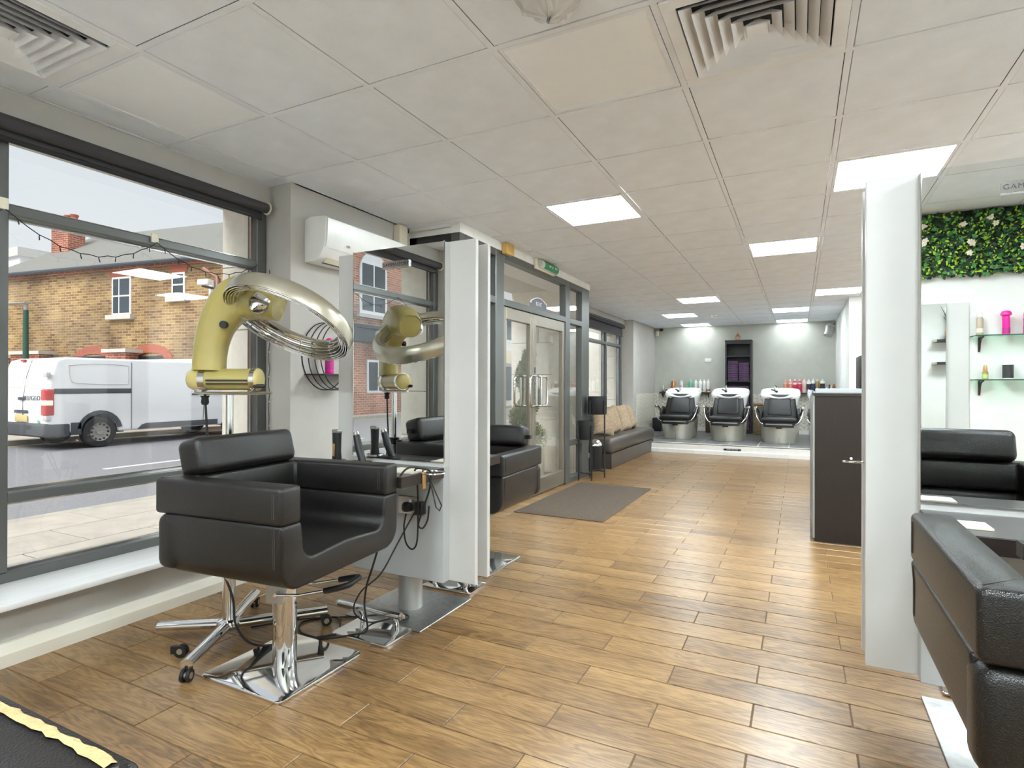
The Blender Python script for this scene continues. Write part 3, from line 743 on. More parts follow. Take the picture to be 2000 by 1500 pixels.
t = cable('power_cable', 'black cable loop hanging between wall plug and chrome holder', [(-1.665, 2.185, .51), (-1.665, 2.17, .45), (-1.65, 2.165, .38), (-1.61, 2.16, .355), (-1.575, 2.15, .40), (-1.555, 2.13, .55), (-1.53, 2.09, .67), (-1.50, 2.03, .745), (-1.46, 2.02, .76), (-1.44, 2.06, .74), (-1.47, 2.1, .66), (-1.52, 2.12, .56), (-1.56, 2.14, .48), (-1.55, 2.16, .46), (-1.53, 2.17, .5), (-1.53, 2.18, .56)], .004)
B().lathe([(.022, -.02), (.026, -.01), (.026, .012), (.02, .02)], (-.002, .012, .54), 8).obj('plug', 'rubber', t)
t = thing('cable_tail', 'stiff black cord end folded in a triangle off shelf holder', 'cable', (-1.43, 2.04, 0))
B().tube([(0, .0, .72), (.02, .015, .66), (.05, .02, .60), (.04, .02, .575), (.025, .015, .59), (.01, .01, .66), (-.01, 0, .735)], .003, 6).obj('cord', 'rubber', t)
tag(B().box(-1.63, -1.485, 1.99, 2.1, .7366, .744, .001, 1).obj('note_card', 'paper', smooth=0), 'small cream card lying on the dark shelf beside cables', 'card')
tag(B().box(.36, .46, 1.915, 2.0, .7366-.063+.063, .743, .001, 1).obj('note_card', 'paper', smooth=0), 'small white card on the dark shelf under greenery mirror', 'card')
# clipper and stand
t = thing('hair_clipper', 'black cordless hair clipper standing in its round charger on the shelf', 'clipper', (-2.0, 2.08, .7366))
B().lathe([(.045, 0), (.05, .012), (.046, .02), (.035, .012), (.03, .012)], seg=28).obj('charger', 'chrome_soft', t)
B().lathe([(.02, .012), (.023, .03), (.02, .06), (.021, .11), (.022, .15), (.018, .152)], seg=18).obj('body', 'black_plastic', t)
B().box(-.007, .007, -.024, -.019, .04, .1, .003).obj('grip_insert', 'gold_metal', t)
B().box(-.02, .02, -.016, .016, .15, .168, .003).obj('blade', 'brushed', t)
t = thing('hair_trimmer', 'black trimmer lying tilted on its dock beside the mirror', 'trimmer', (-1.88, 2.11, .7366), R(-10))
B().box(-.05, .05, -.035, .035, 0, .02, .006).obj('dock', 'black_plastic', t)
B().tube([(.02, 0, .01), (-.01, 0, .08), (-.03, 0, .14)], [.017, .02, .016], 14).obj('body', 'black_plastic', t)
B().tube([(-.03, 0, .14), (-.036, 0, .155)], [.016, .013], 14).obj('blade', 'brushed', t)

# ================================================================== GOLD HAIR PROCESSOR on stand
t = thing('hair_processor', 'gold hair processor with chrome ring hood on castor stand', 'hair dryer', (-2.21, 1.655, 0), R(26.8))
def Lp(u, v, y=0): return Vector(((u-448)/449, y, 1.12+(752-v)/449))
# stand
B().cyl((0, 0, .09), (0, 0, .78), .026, 28).obj('lower_pole', 'chrome', t)
B().cyl((0, 0, .78), (0, 0, 1.082), .0155, 24).obj('upper_pole', 'chrome', t)
k = B().cyl((0, 0, .76), (0, 0, .80), .03, 24).cyl((0, 0, .78), (.07, 0, .78), .008, 12); k.obj('clamp', 'black_plastic', t)
B().lathe([(.006, -.012), (.02, -.008), (.022, .0), (.02, .008), (.006, .012)], (.075, 0, .78), 12).obj('knob', 'black_plastic', t)
B().lathe([(.03, .06), (.045, .065), (.05, .085), (.045, .1), (.03, .105)], seg=28).obj('hub', 'chrome', t)
ca, sa = math.cos(R(-26.8)), math.sin(R(-26.8))
def loc2(wx, wy): dx, dy = wx+2.21, wy-1.655; return dx*ca-dy*sa, dx*sa+dy*ca
for i, (wx, wy) in enumerate(((-2.487, 1.523), (-2.058, 1.362), (-2.452, 1.985), (-1.968, 1.985))):
    lx, ly = loc2(wx, wy); d = Vector((lx, ly, 0)).normalized()
    B().tube([d*.035+Vector((0, 0, .082)), Vector((lx, ly, .068))], [(.02, .027), (.019, .025)], 16, flat=(0, 0, 1)).obj('leg', 'chrome', t)
    if i:
        c = Vector((lx, ly, 0)) - d*.015
        b_ = B().cyl(c+Vector((0, 0, .05)), c+Vector((0, 0, .062)), .016, 14)
        b_.box(c.x-.012, c.x+.012, c.y-.012, c.y+.012, .03, .052, .003); b_.obj('castor_fork', 'black_plastic', t)
        n_ = Vector((-d.y, d.x, 0)); w0 = c + d*.012+Vector((0, 0, .024))
        b_ = B()
        for s in (-1, 1): b_.cyl(w0+n_*s*.006, w0+n_*s*.017, .0235, 20)
        wo = b_.obj('castor_wheel', 'rubber', t)
        B().cyl(w0-n_*.0175, w0+n_*.0175, .012, 14).obj('castor_hub', 'champagne', t)
# motor cylinder
B().cyl(Lp(400, 742), Lp(496, 742), .047, 36).obj('motor_tube', 'gold_plastic', t)
for a, b2, s in ((396, 366, -1), (500, 512, 1)):
    e = Lp(a, 742); o_ = Lp(b2, 742); Lg = (o_-e).length
    B().tube([e+Vector((s*Lg*q, 0, 0)) for q in (0, .3, .6, .82, .95, 1)], [.049, .0485, .046, .038, .024, .004], 32).obj('end_cap', 'gold_cap', t)
for a, b2 in ((395, 408), (494, 503)): B().cyl(Lp(a, 742), Lp(b2, 742), .0505, 36).obj('chrome_band', 'chrome', t)
B().box(Lp(412, 0).x, Lp(492, 0).x, -.0485, -.04, 1.12+(752-746)/449, 1.12+(752-742.5)/449).box(Lp(412, 0).x, Lp(492, 0).x, -.0465, -.04, 1.12+(752-752)/449, 1.12+(752-749)/449).obj('slot', 'black_plastic', t, smooth=0)
B().tube([Lp(386, 768), Lp(400, 769), Lp(500, 769), Lp(530, 768)], [(.006, .03), (.0075, .04), (.0075, .03), (.006, .008)], 16, flat=(0, 0, 1)).obj('cradle_bar', 'champagne', t)
B().box(Lp(383, 0).x, Lp(398, 0).x, -.02, .02, 1.085, 1.115, .004).obj('cradle_end', 'chrome_soft', t)
B().tube([Lp(496, 766, -.03), Lp(506, 757, -.035)], .005, 10).obj('lever', 'chrome', t)
B().tube([Lp(500, 755, -.035), Lp(503, 755, -.035), Lp(521, 755, -.035), Lp(524, 755, -.035)], [.004, .009, .009, .004], 14).obj('lever_grip', 'wenge', t)
# arm
A_ = [((408, 724), .0665, .052), ((409, 700), .066, .052), ((413, 670), .068, .054), ((422, 640), .073, .058), ((437, 612), .083, .066), ((459, 590), .096, .076), ((484, 582), .100, .084), ((508, 585), .092, .085), ((528, 593), .078, .078), ((541, 599), .068, .072), ((544, 600), .058, .062)]
pts = [Lp(*a[0]) for a in A_]
sp_ = spline(pts, 5); rr = []
for i in range(len(A_)-1):
    for k in range(5): q = k/5; rr.append((A_[i][1]*(1-q)+A_[i+1][1]*q, A_[i][2]*(1-q)+A_[i+1][2]*q))
rr.append((A_[-1][1], A_[-1][2]))
b_ = B(); rings = []
for i, p in enumerate(sp_):
    d = (sp_[min(i+1, len(sp_)-1)]-sp_[max(i-1, 0)]).normalized(); n_ = Vector((-d.z, 0, d.x)); y_ = Vector((0, 1, 0))
    ring = []
    for k in range(32):
        a = 2*math.pi*k/32; c, s = math.cos(a), math.sin(a); e = .75
        ring.append(p + n_*rr[i][0]*math.copysign(abs(c)**e, c) + y_*rr[i][1]*math.copysign(abs(s)**e, s))
    rings.append(ring)
b_.loft(rings); b_.obj('arm', 'gold_plastic', t)
B().cyl(Lp(450, 638, -.07), Lp(450, 638, -.052), .016, 20).obj('switch_button', 'black_plastic', t)
B().cyl(Lp(378, 724), Lp(380, 724), .003).obj('screw', 'ink', t)
# reflector cone
B().tube([Lp(522, 592, -.055), Lp(517, 602, -.075), Lp(513, 609, -.09), Lp(510, 614, -.1)], [.046, .042, .028, .01], 28).obj('reflector', 'chrome', t)
# ring hood
c0 = Lp(572, 625, -.03); tl = R(17.6)
m_ = Vector((math.cos(tl), 0, -math.sin(tl))); s_ = Vector((math.sin(tl)*.43, -.903, math.cos(tl)*.43)); n_ = m_.cross(s_).normalized()
if n_.z > 0: n_ = -n_            # points down, out of the hood
def ringpts(rad, h, k=64): return [c0 + (m_*math.cos(2*math.pi*i/k)+s_*math.sin(2*math.pi*i/k))*rad + n_*h for i in range(k)]
prof = [(.272, .034), (.276, .0), (.268, -.03), (.246, -.046), (.222, -.042), (.207, -.024), (.210, -.021), (.224, -.037), (.245, -.041), (.264, -.027), (.271, .0), (.268, .034)]
R_ = [[ringpts(r, h)[i] for r, h in prof] for i in range(64)]
b_ = B(); b_._closed(R_+[R_[0]]); b_.obj('hood_ring', 'champagne', t)
R2 = [[ringpts(r, h)[i] for r, h in ((.2675, .03), (.2695, 0), (.262, -.025), (.244, -.039), (.225, -.035), (.212, -.020), (.213, -.019), (.225, -.034), (.244, -.038), (.261, -.024), (.2685, 0), (.2665, .03))] for i in range(64)]
b_ = B(); b_._closed(R2+[R2[0]]); b_.obj('reflector_lining', 'chrome', t)
for k in range(8):
    q = k/7; B().tube(ringpts(.203+.068*q, -.018+.055*q+.022*math.sin(math.pi*q)), .002, 6, closed=True).obj('guard_wire', 'chrome', t)
b_ = B()
for a in range(0, 64, 8):
    P = [ringpts(r, h)[a] for r, h in ((.205, -.024), (.208, .0), (.226, .022), (.25, .036), (.271, .034))]
    B().tube(P, .0016, 6).obj('guard_clip', 'chrome', t)
B().tube([p for p in ringpts(.232, -.008)], .006, 8, closed=True).obj('heating_tube', 'champagne', t)
B().tube([ringpts(.25, -.03)[i % 64] for i in range(31, 41)], [(.03, .022)]*10, 14).obj('ring_joint', 'chrome', t)
b_ = B().tube(spline([Lp(400, 770), Lp(401, 790), Lp(404, 840), Lp(408, 900), (-.07, .02, .62), (-.06, 0, .4), (0.03, -.035, .22), (.06, -.06, .1), (.14, -.08, .03), (.25, -.02, .006), (.42, .06, .006), (.6, .1, .006)], 6), .005, 8); b_.obj('power_cord', 'rubber', t)
B().lathe([(.012, -.03), (.016, -.02), (.014, 0), (.02, .01)], tuple(Lp(400, 778)), 12).obj('plug', 'rubber', t)
# loose castor on floor
t = thing('loose_castor', 'broken off black castor wheel lying on the floor beneath window', 'castor', (-2.28, 1.475, 0), R(25))
B().cyl((.012, -.012, .024), (.012, .0, .024), .024, 22).cyl((.012, .006, .024), (.012, .016, .024), .024, 22).obj('wheel', 'rubber', t)
B().cyl((.012, -.014, .026), (.012, .018, .026), .012, 14).obj('hub', 'champagne', t)
B().box(-.03, .005, -.009, .011, .012, .045, .004).obj('fork', 'black_plastic', t)

# ================================================================== AIR CONDITIONER, ROUND SHELF
t = thing('air_conditioner', 'white wall mounted air conditioner above the round wire shelf', 'air conditioner', (XP, 2.66, 1.905))
prof = [(0, .0), (.10, .005), (.135, .03), (.165, .08), (.178, .13), (.185, .27), (.165, .283), (.05, .29), (0, .275)]
B().prism(prof, 'y', 0, .86, .006, 2).obj('body', 'plastic_white', t)
B().prism([(.172, .085), (.186, .13), (.192, .268), (.186, .272), (.18, .132), (.167, .088)], 'y', .012, .848).obj('front_flap', 'plastic_white', t)
B().prism([(.104, .005), (.137, .031), (.141, .028), (.108, .001)], 'y', .06, .80).obj('louvre', 'plastic_cream', t, smooth=0)
B().prism([(.09, .001), (.104, .003), (.104, -.001), (.09, -.002)], 'y', .06, .80).obj('outlet', 'black_plastic', t, smooth=0)
text('emblem', 'co', .03, 'ink', (.1855, .2, .125), (R(90), 0, R(90)), t)
tag(B().box(XP, XP+.06, 3.56, 3.66, 2.0, H-.01, .004).obj('pipe_trunking', 'plastic_cream'), 'cream pipe trunking above the air conditioner beside lobby', 'trunking')
t = thing('round_shelf', 'round black wire wall shelf holding a pink bottle', 'shelf', (XP, 2.84, 1.31))
for k, r_ in ((.0, .2), (.055, .2), (.11, .2), (.16, .2)):
    B().tube([Vector((k+.004, r_*math.cos(2*math.pi*i/56)+.0, r_*1.12*math.sin(2*math.pi*i/56))) for i in range(56)], .0035, 8, closed=True).obj('hoop', 'black_metal', t)
B().box(0, .165, -.175, .175, -.128, -.12).obj('shelf_board', 'black_metal', t, smooth=0)
B().tube([(0.0, 0, .224), (.16, 0, .224)], .003).tube([(0.0, 0, -.224), (.16, 0, -.224)], .003).obj('spacer', 'black_metal', t)
# ================================================================== bottles
def bottle(label, loc, prof, body, cap=None, capprof=None, label_band=None, group=None, cat='bottle', name='bottle', pump=False, rz=0):
    t = thing(name, label, cat, loc, rz, group)
    B().lathe(prof, seg=18).obj('body', body, t)
    zt = prof[-1][1]
    if capprof: B().lathe([(r, zt+z) for r, z in capprof], seg=16).obj('cap', cap, t)
    if pump: B().cyl((0, 0, zt), (0, 0, zt+.03), .004, 8).tube([(0, 0, zt+.03), (0, -.012, zt+.034), (0, -.04, zt+.03)], .007, 8).obj('pump', cap, t)
    if label_band:
        z0, z1, m_ = label_band; r_ = max(r for r, z in prof)+.0008
        B().lathe([(r_-.001, z0), (r_, z0), (r_, z1), (r_-.001, z1)], seg=18).obj('label_band', m_, t)
    return t
def cyl_prof(r, h, sh=.02, neck=.3): return [(r*.94, 0), (r, .006), (r, h-sh), (r*.85, h-sh*.4), (r*neck, h)]
CAP = [(.012, 0), (.012, .02), (.010, .022)]
bottle('tall pink bottle standing in the round black wire shelf', (XP+.08, 2.80, 1.192), cyl_prof(.028, .2, .015, .9), 'pink', 'pink', [(.028, 0), (.026, .02), (.012, .034)], (.03, .11, 'magenta'))
# ================================================================== RIGHT / REFLECTED WALL
gw = thing('greenery_panel', 'artificial greenery wall panel with white flowers', 'greenery', (1.5, YN, 1.93))
B().box(-1.2, 1.05, .001, .03, 0, .452).obj('backing', 'leaf_dark', gw, smooth=0)
random.seed(11)
def leaves(n, size, m, ylo, yhi, nm):
    b_ = B()
    for k in range(n):
        x, z, y = random.uniform(-1.2, 1.02), random.uniform(-.02, .44), random.uniform(ylo, yhi)
        s = size*random.uniform(.6, 1.3); q = Matrix.Rotation(random.uniform(0, 6.28), 3, 'Y') @ Matrix.Rotation(random.uniform(-.9, .9), 3, 'X') @ Matrix.Rotation(random.uniform(-.9, .9), 3, 'Z')
        P = [Vector(p)*s for p in ((0, 0, -1), (.5, .15, -.2), (.42, .1, .4), (0, 0, 1), (-.42, .1, .4), (-.5, .15, -.2))]
        b_.bm.faces.new([b_.bm.verts.new(Vector((x, y, z)) + q @ p) for p in P])
    o = b_.obj(nm, m, gw, smooth=0); o['kind'] = 'stuff'
leaves(5200, .016, 'leaf_dark', .03, .07, 'dark_leaves'); leaves(1700, .013, 'leaf_light', .05, .085, 'lime_leaves'); leaves(900, .022, 'leaf_mid', .04, .08, 'ivy_leaves')
for k in range(46):
    x, z = random.uniform(-1.15, 1.0), random.uniform(.03, .43); b_ = B()
    for p in range(6):
        a = p*1.047; k_ = random.uniform(.6, 1.25); b_.tube([(x, .08, z), (x+.010*k_*math.cos(a), .094, z+.010*k_*math.sin(a)), (x+.02*k_*math.cos(a), .088, z+.02*k_*math.sin(a))], [.004, .0085*k_, .006], 6)
    b_.obj('flower', 'flower', gw)
def gshelf(label, z):
    t = thing('glass_shelf', label, 'shelf', (1.43, YN, z), 0, 'glass wall shelves on iron brackets')
    B().box(-.33, .33, 0, .14, -.004, .004, .002, 1).obj('glass_plate', 'glass_shelf', t, smooth=0)
    B().box(-.33, .33, .1395, .141, -.004, .004).box(-.331, -.3295, 0, .14, -.004, .004).obj('glass_edge', 'glass_edge', t, smooth=0)
    for x in (-.28, -.02, .26):
        B().tube(spline([(x, .004, -.1), (x, .02, -.09), (x, .03, -.05), (x, .06, -.02), (x, .11, -.008)], 5), .006, 8).tube([(x, .006, -.11), (x, .006, -.006)], .007, 8).tube([(x, .006, -.008), (x, .12, -.008)], .005, 8).obj('bracket', 'iron', t)
zA, zB = 1.475, 1.165
gshelf('upper glass shelf holding two pink bottles, reflected in mirror', zA); gshelf('lower glass shelf holding a patterned spray bottle, reflected in mirror', zB)
bottle('beige spray bottle on the upper reflected glass shelf', (1.140, YN+.07, zA+.004), cyl_prof(.02, .13, .015, .6), 'beige_bottle', 'plastic_white', [(.013, 0), (.013, .02), (.009, .035)], (.02, .05, 'paper'))
bottle('pink bottle with flared mushroom cap on reflected glass shelf', (1.285, YN+.07, zA+.004), cyl_prof(.022, .13, .004, .98), 'pink', 'pink', [(.022, 0), (.031, .008), (.032, .02), (.022, .035), (.004, .04)], (.01, .05, 'magenta'))
bottle('pink bottle with plain rounded cap on reflected glass shelf', (1.400, YN+.07, zA+.004), cyl_prof(.022, .12, .004, .98), 'pink', 'pink', [(.022, 0), (.021, .03), (.014, .04)], (.01, .05, 'magenta'))
bottle('tiny gold capped oil bottle on the lower reflected glass shelf', (1.170, YN+.07, zB+.004), cyl_prof(.017, .055, .004, .7), 'olive', 'gold_metal', [(.013, 0), (.013, .022), (.008, .045)], (.008, .035, 'lime'))
bottle('clear spray bottle with dark pattern on the lower reflected glass shelf', (1.295, YN+.07, zB+.004), cyl_prof(.03, .115, .008, .4), 'plastic_white', 'plastic_white', [(.012, 0), (.013, .02), (.009, .045)], (.008, .1, 'black_label'))
def pshelf(label, z):
    t = thing('floating_shelf', label, 'shelf', (1.72, 3.0, z), 0); B().box(-.2, .3, -.2, 0, -.03, 0, .002, 1).obj('board', 'shelf_black', t, smooth=0); B().box(-.22, -.2, -.2, 0, -.03, 0).obj('end_cap', 'champagne', t, smooth=0)
pshelf('dark floating shelf carrying a spiky plant, seen in mirror', 1.70); pshelf('dark floating shelf carrying one magenta bottle, seen in mirror', 1.42)
t = thing('spiky_plant', 'spiky green plant in a copper pot on floating shelf', 'plant', (1.68, 2.88, 1.70))
B().lathe([(.05, 0), (.065, .02), (.07, .1), (.062, .1), (.058, .08), (.001, .08)], seg=24).obj('pot', 'copper', t)
random.seed(21)
for k in range(16):
    a = k*2.4; l = random.uniform(.2, .34); o_ = random.uniform(.03, .14)
    B().tube(spline([(.02*math.cos(a), .02*math.sin(a), .08), (.5*o_*math.cos(a), .5*o_*math.sin(a), .08+l*.6), (o_*math.cos(a), o_*math.sin(a)*.7, .08+l)], 4), [(.014, .004), (.015, .004), (.015, .004), (.014, .004), (.012, .004), (.01, .003), (.007, .002), (.004, .002), (.001, .001)], 6).obj('leaf', 'leaf_mid', t)
bottle('magenta bottle on the floating shelf below spiky plant', (1.78, 2.9, 1.42), cyl_prof(.028, .15, .02, .6), 'magenta', 'magenta', [(.02, 0), (.016, .03), (.004, .035)])

# ================================================================== WALKWAY
t = thing('entrance_mat', 'dark brown ribbed entrance mat before the glass doors', 'mat', (-1.84, 5.33, 0))
B().box(-.41, .41, -.84, .84, 0, .008, .003, 1).obj('pad', 'mat_fibre', t, smooth=0)
b_ = B()
for k in range(54): b_.box(-.395+.0148*k, -.389+.0148*k, -.83, .83, .008, .0105)
o = b_.obj('ribs', 'mat_fibre', t, smooth=0); o['kind'] = 'stuff'
def planter(label, x, y, rp, zb, zt, rz=0):
    t = thing('planter_stand', label, 'planter', (x, y, 0), rz, 'black planters on leg stands')
    B().lathe([(rp*.97, zb), (rp, zb+.005), (rp, zt), (rp-.006, zt), (rp-.006, zt-.03), (.001, zt-.03)], seg=32).obj('pot', 'black_metal', t)
    for k in range(4):
        a = k*math.pi/2+.785; c, s = math.cos(a), math.sin(a); q = rp+.009
        B().box(c*q-.008, c*q+.008, s*q-.008, s*q+.008, 0, zb+.17, .002, 1).obj('leg', 'black_metal', t, smooth=0)
    b_ = B()
    for k in range(2):
        a = k*math.pi/2+.785; c, s = math.cos(a)*(rp+.008), math.sin(a)*(rp+.008)
        b_.tube([(c, s, .075), (-c, -s, .075)], .007, 8)
    b_.obj('cross_brace', 'black_metal', t)
planter('taller black planter pot on four thin legs beside the doors', -2.22, 6.73, .115, .765, .985, R(18))
planter('shorter black planter pot on four thin legs beside the doors', -2.27, 6.43, .098, .48, .70, R(18))
t = thing('pedal_bin', 'small dark pedal bin with chrome lid between planters and bench', 'bin', (-2.45, 7.2, 0))
B().lathe([(.12, 0), (.125, .01), (.14, .30), (.14, .33)], seg=28).obj('body', 'black_plastic', t)
B().lathe([(.142, .33), (.14, .35), (.1, .395), (.04, .415), (.001, .418)], seg=28).obj('lid', 'chrome_soft', t)
B().box(-.012, .012, -.141, -.135, .18, .24).obj('sticker', 'plastic_white', t)
# bench
t = thing('bench', 'long upholstered brown bench along the window wall', 'bench', (-2.63, 8.6, 0))
B().box(-.19, .38, -1.2, 1.25, 0, .20, .004, 1).obj('base', 'leather_bench', t, smooth=0)
B().box(-.195, .41, -1.23, 1.27, .2, .405, .07, 5).obj('seat', 'leather_bench', t)
B().prism([(-.195, .38), (-.06, .38), (-.12, .74), (-.14, .765), (-.195, .765)], 'y', -1.2, 1.25, .03, 3).obj('backrest', 'leather_bench', t)
boxes('corner_trim', 'black_metal', t, [(.376, .384, 1.235, 1.252, 0, .2), (.376, .384, -1.202, -1.185, 0, .2)])
def cushion(label, loc, rx, ry, rz, s=.42):
    b_ = B(); n = 14; top, bot = [], []
    for i in range(n+1):
        for j in range(n+1):
            u, v = -1+2*i/n, -1+2*j/n
            pin = 1-.10*(1-u*u)*abs(v)**3-.0; pin2 = 1-.10*(1-v*v)*abs(u)**3
            th = .075*(max(0, (1-u**4)*(1-v**4)))**.55 + random.uniform(-.004, .004)
            x, y = u*s/2*pin2, v*s/2*pin
            top.append((x, y, th)); bot.append((x, y, -th))
    T = [b_.bm.verts.new(p) for p in top]; Q = [b_.bm.verts.new(p) for p in bot]
    I = lambda i, j: i*(n+1)+j
    for i in range(n):
        for j in range(n):
            b_.bm.faces.new((T[I(i, j)], T[I(i+1, j)], T[I(i+1, j+1)], T[I(i, j+1)])); b_.bm.faces.new((Q[I(i, j)], Q[I(i, j+1)], Q[I(i+1, j+1)], Q[I(i+1, j)]))
    bmesh.ops.remove_doubles(b_.bm, verts=b_.bm.verts, dist=.009)
    bmesh.ops.recalc_face_normals(b_.bm, faces=b_.bm.faces)
    o = b_.obj('cushion', 'cushion_cloth', smooth=60); o.rotation_euler = (rx, ry, rz); o.location = loc
    return tag(o, label, 'cushion', 'beige bench cushions')
cushion('beige cushion on bench, end one behind the planter pots', (-2.50, 7.85, .60), R(82), R(10), R(62))
cushion('beige cushion on bench, leaning next to the planter legs', (-2.52, 8.25, .595), R(78), R(-12), R(74))
cushion('beige cushion on bench, wide one in the middle of the row', (-2.54, 8.95, .60), R(72), R(0), R(84), .45)
cushion('beige cushion on bench, end one nearest the backwash chairs', (-2.55, 9.42, .60), R(70), R(6), R(96))

# ================================================================== RECEPTION DESK
t = thing('reception_desk', 'dark wood reception desk end with clear front screen', 'desk', (.10, 4.65, 0))
B().box(0, .62, 0, .03, .0, 1.06, .002, 1).obj('end_panel', 'wenge', t, smooth=0)
B().box(.02, .62, .03, 1.7, .0, 1.0).obj('carcass', 'wenge', t, smooth=0)
B().box(-.005, .63, -.004, 1.7, 1.045, 1.068, .002, 1).obj('top', 'wenge_h', t, smooth=0)
B().box(-.03, -.012, -.0, 1.7, .0, 1.09, .002, 1).obj('front_screen', 'acrylic', t, smooth=0)
B().box(-.012, .02, .02, 1.7, .02, 1.045).obj('front_panel', 'panel_white', t, smooth=0)
B().box(.01, .6, .25, .3, 1.068, 1.10, .002, 1).obj('upstand', 'counter_grey', t, smooth=0)
B().lathe([(.001, 0), (.009, .002), (.009, .005), (.001, .006)], seg=14).obj('screw_cap', 'trim_white', t, loc=(.225, 0, .61), rot=(R(90), 0, 0))
t2 = thing('coat_hook', 'chrome wire hook on flank of the greenery mirror station', 'hook', (.195, 2.27, .86))
B().tube([Vector((-.03+.03*math.cos(2*math.pi*i/20), .03*math.sin(2*math.pi*i/20)*.6, 0)) for i in range(20)], .003, 6, closed=True).obj('ring', 'chrome', t2)
t = thing('monitor', 'dark monitor edge behind the reception desk', 'monitor', (.46, 5.6, 1.068))
B().box(-.02, .02, -.18, .18, .03, .30, .004).obj('screen', 'black_plastic', t); B().box(-.06, .06, -.09, .09, 0, .01).box(-.012, .012, -.02, .02, 0, .1).obj('stand', 'black_plastic', t)

# ================================================================== BACKWASH AREA (platform z=.155)
ZP = .155
def backwash():
    t = thing('backwash_chair', '', 'backwash chair', (0, 0, ZP), 0, 'backwash chairs on the platform')
    # silver base shell: oval, sloped top rising to the rear (front is -y)
    n = 48; rings = []
    for q in (0, .25, .5, .75, 1):
        ring = []
        for k in range(n):
            a = 2*math.pi*k/n; c, s = math.cos(a), math.sin(a)
            y0 = .46*s; top = .30 if y0 < -.2 else .30+ (y0+.2)/.66*.34
            top = .30+.34*max(0, min(1, (y0+.25)/.6))**1.3
            fl = 1+.12*q
            ring.append(Vector((.285*math.copysign(abs(c)**.8, c)*fl, .44*math.copysign(abs(s)**.85, s)*(1+.05*q), top*q)))
        rings.append(ring)
    B().loft(rings).obj('base_shell', 'shell_silver', t)
    B().box(-.003, .003, -.447, -.44, .0, .29).obj('shell_seam', 'ink', t)
    B().box(-.25, .25, -.54, -.05, .29, .38, .04, 4).obj('seat_pan', 'leather', t)
    B().box(-.27, .27, -.58, -.02, .355, .435, .038, 4).obj('seat', 'leather', t)
    def slab(hw0, hw1, y0, z0, y1, z1, th, nm, m_, off=0):
        d = Vector((0, y1-y0, z1-z0)).normalized(); n_ = Vector((0, d.z, -d.y)); rings = []
        for q in (0, .04, .12, .5, .88, .96, 1):
            c = Vector((0, y0, z0)).lerp(Vector((0, y1, z1)), q) - n_*off; e = 1 if .1 < q < .9 else (.85 if .02 < q < .98 else .6); hw_ = hw0+(hw1-hw0)*q; ring = []
            for k in range(28):
                a = 2*math.pi*k/28; cc, ss = math.cos(a), math.sin(a)
                ring.append(c + Vector((1, 0, 0))*hw_*(1-(1-e)*.12)*math.copysign(abs(cc)**.35, cc) + n_*th*e*math.copysign(abs(ss)**.5, ss))
            rings.append(ring)
        B().loft(rings).obj(nm, m_, t, smooth=50)
    slab(.29, .235, -.09, .39, .12, .80, .05, 'backrest', 'leather'); slab(.19, .17, -.085, .44, .09, .76, .03, 'back_pad', 'leather', .03)
    for s in (-1, 1):
        B().tube(spline([(s*.2, -.5, .325), (s*.27, -.52, .34), (s*.335, -.48, .43), (s*.365, -.41, .55), (s*.36, -.36, .595)], 5), .011, 10).obj('arm_bar', 'chrome', t)
        B().tube(spline([(s*.36, -.43, .585), (s*.365, -.34, .605), (s*.355, -.2, .55), (s*.33, -.06, .45)], 5), [(.012, .026)]*16, 12, flat=(0, 0, 1)).obj('arm_pad', 'chrome_soft', t)
        B().prism([(-.32, .36), (-.05, .36), (-.02, .56), (-.1, .58), (-.3, .5)], 'x', s*.295-.02, s*.295+.02, .012, 2).obj('arm_side', 'leather', t)
    B().box(-.23, .23, -.55, -.46, .275, .318, .008).obj('footrest_bar', 'black_plastic', t)
    B().cyl((-.2, -.55, .322), (.2, -.55, .322), .009, 10).obj('front_rod', 'silver_paint', t)
    B().lathe([(.001, -.02), (.045, -.015), (.05, .0), (.045, .015), (.001, .02)], (0, -.5, .265), 16).obj('height_knob', 'black_plastic', t)
    b_ = B(); rings = []; n = 44
    for sc, z in ((.35, .44), (.72, .50), (.92, .66), (.97, .76), (1.03, .80), (1.04, .845), (1.0, .865), (.93, .85), (.84, .78), (.6, .68), (.1, .66)):
        ring = []
        for k in range(n):
            a = 2*math.pi*k/n; c, s = math.cos(a), math.sin(a)
            x = .315*math.copysign(abs(c)**.6, c)*sc; y = .31*math.copysign(abs(s)**.65, s)*sc
            dip = .05*max(0, 1-(x/.15)**2) if (s < -.2 and z > .75) else 0
            ring.append(Vector((x, .33+y, z-dip+.06*(y/.31 if z > .6 else 0))))
        rings.append(ring)
    b_.loft(rings); b_.obj('basin', 'basin_white', t)
    B().tube(spline([(-.10, .56, .90), (-.1, .56, .945), (-.09, .52, .965), (-.07, .44, .95)], 5), .012, 10).cyl((-.10, .57, .88), (-.10, .57, .92), .022, 14).obj('tap', 'chrome', t)
    B().tube([(-.14, .3, .895), (-.09, .16, .88), (-.05, .08, .86)], [.012, .014, .022], 10).obj('spray_head', 'ink', t)
    B().tube([(-.2, .02, .775), (-.1, .02, .755), (0, .02, .745), (.1, .02, .755), (.2, .02, .775)], [(.02, .014)]*5, 12).obj('neck_rest', 'silver_paint', t)
    return t
bw = backwash(); bw['label'] = 'black backwash chair with white basin beside the shelf of green bottles'; bw.location = (-2.0, 10.98, ZP)
dup(bw, (-1.145, 10.95, ZP), 0, 'black backwash chair with white basin standing before the towel bookcase')
dup(bw, (-.305, 10.95, ZP), 0, 'black backwash chair with white basin beside the reception desk')
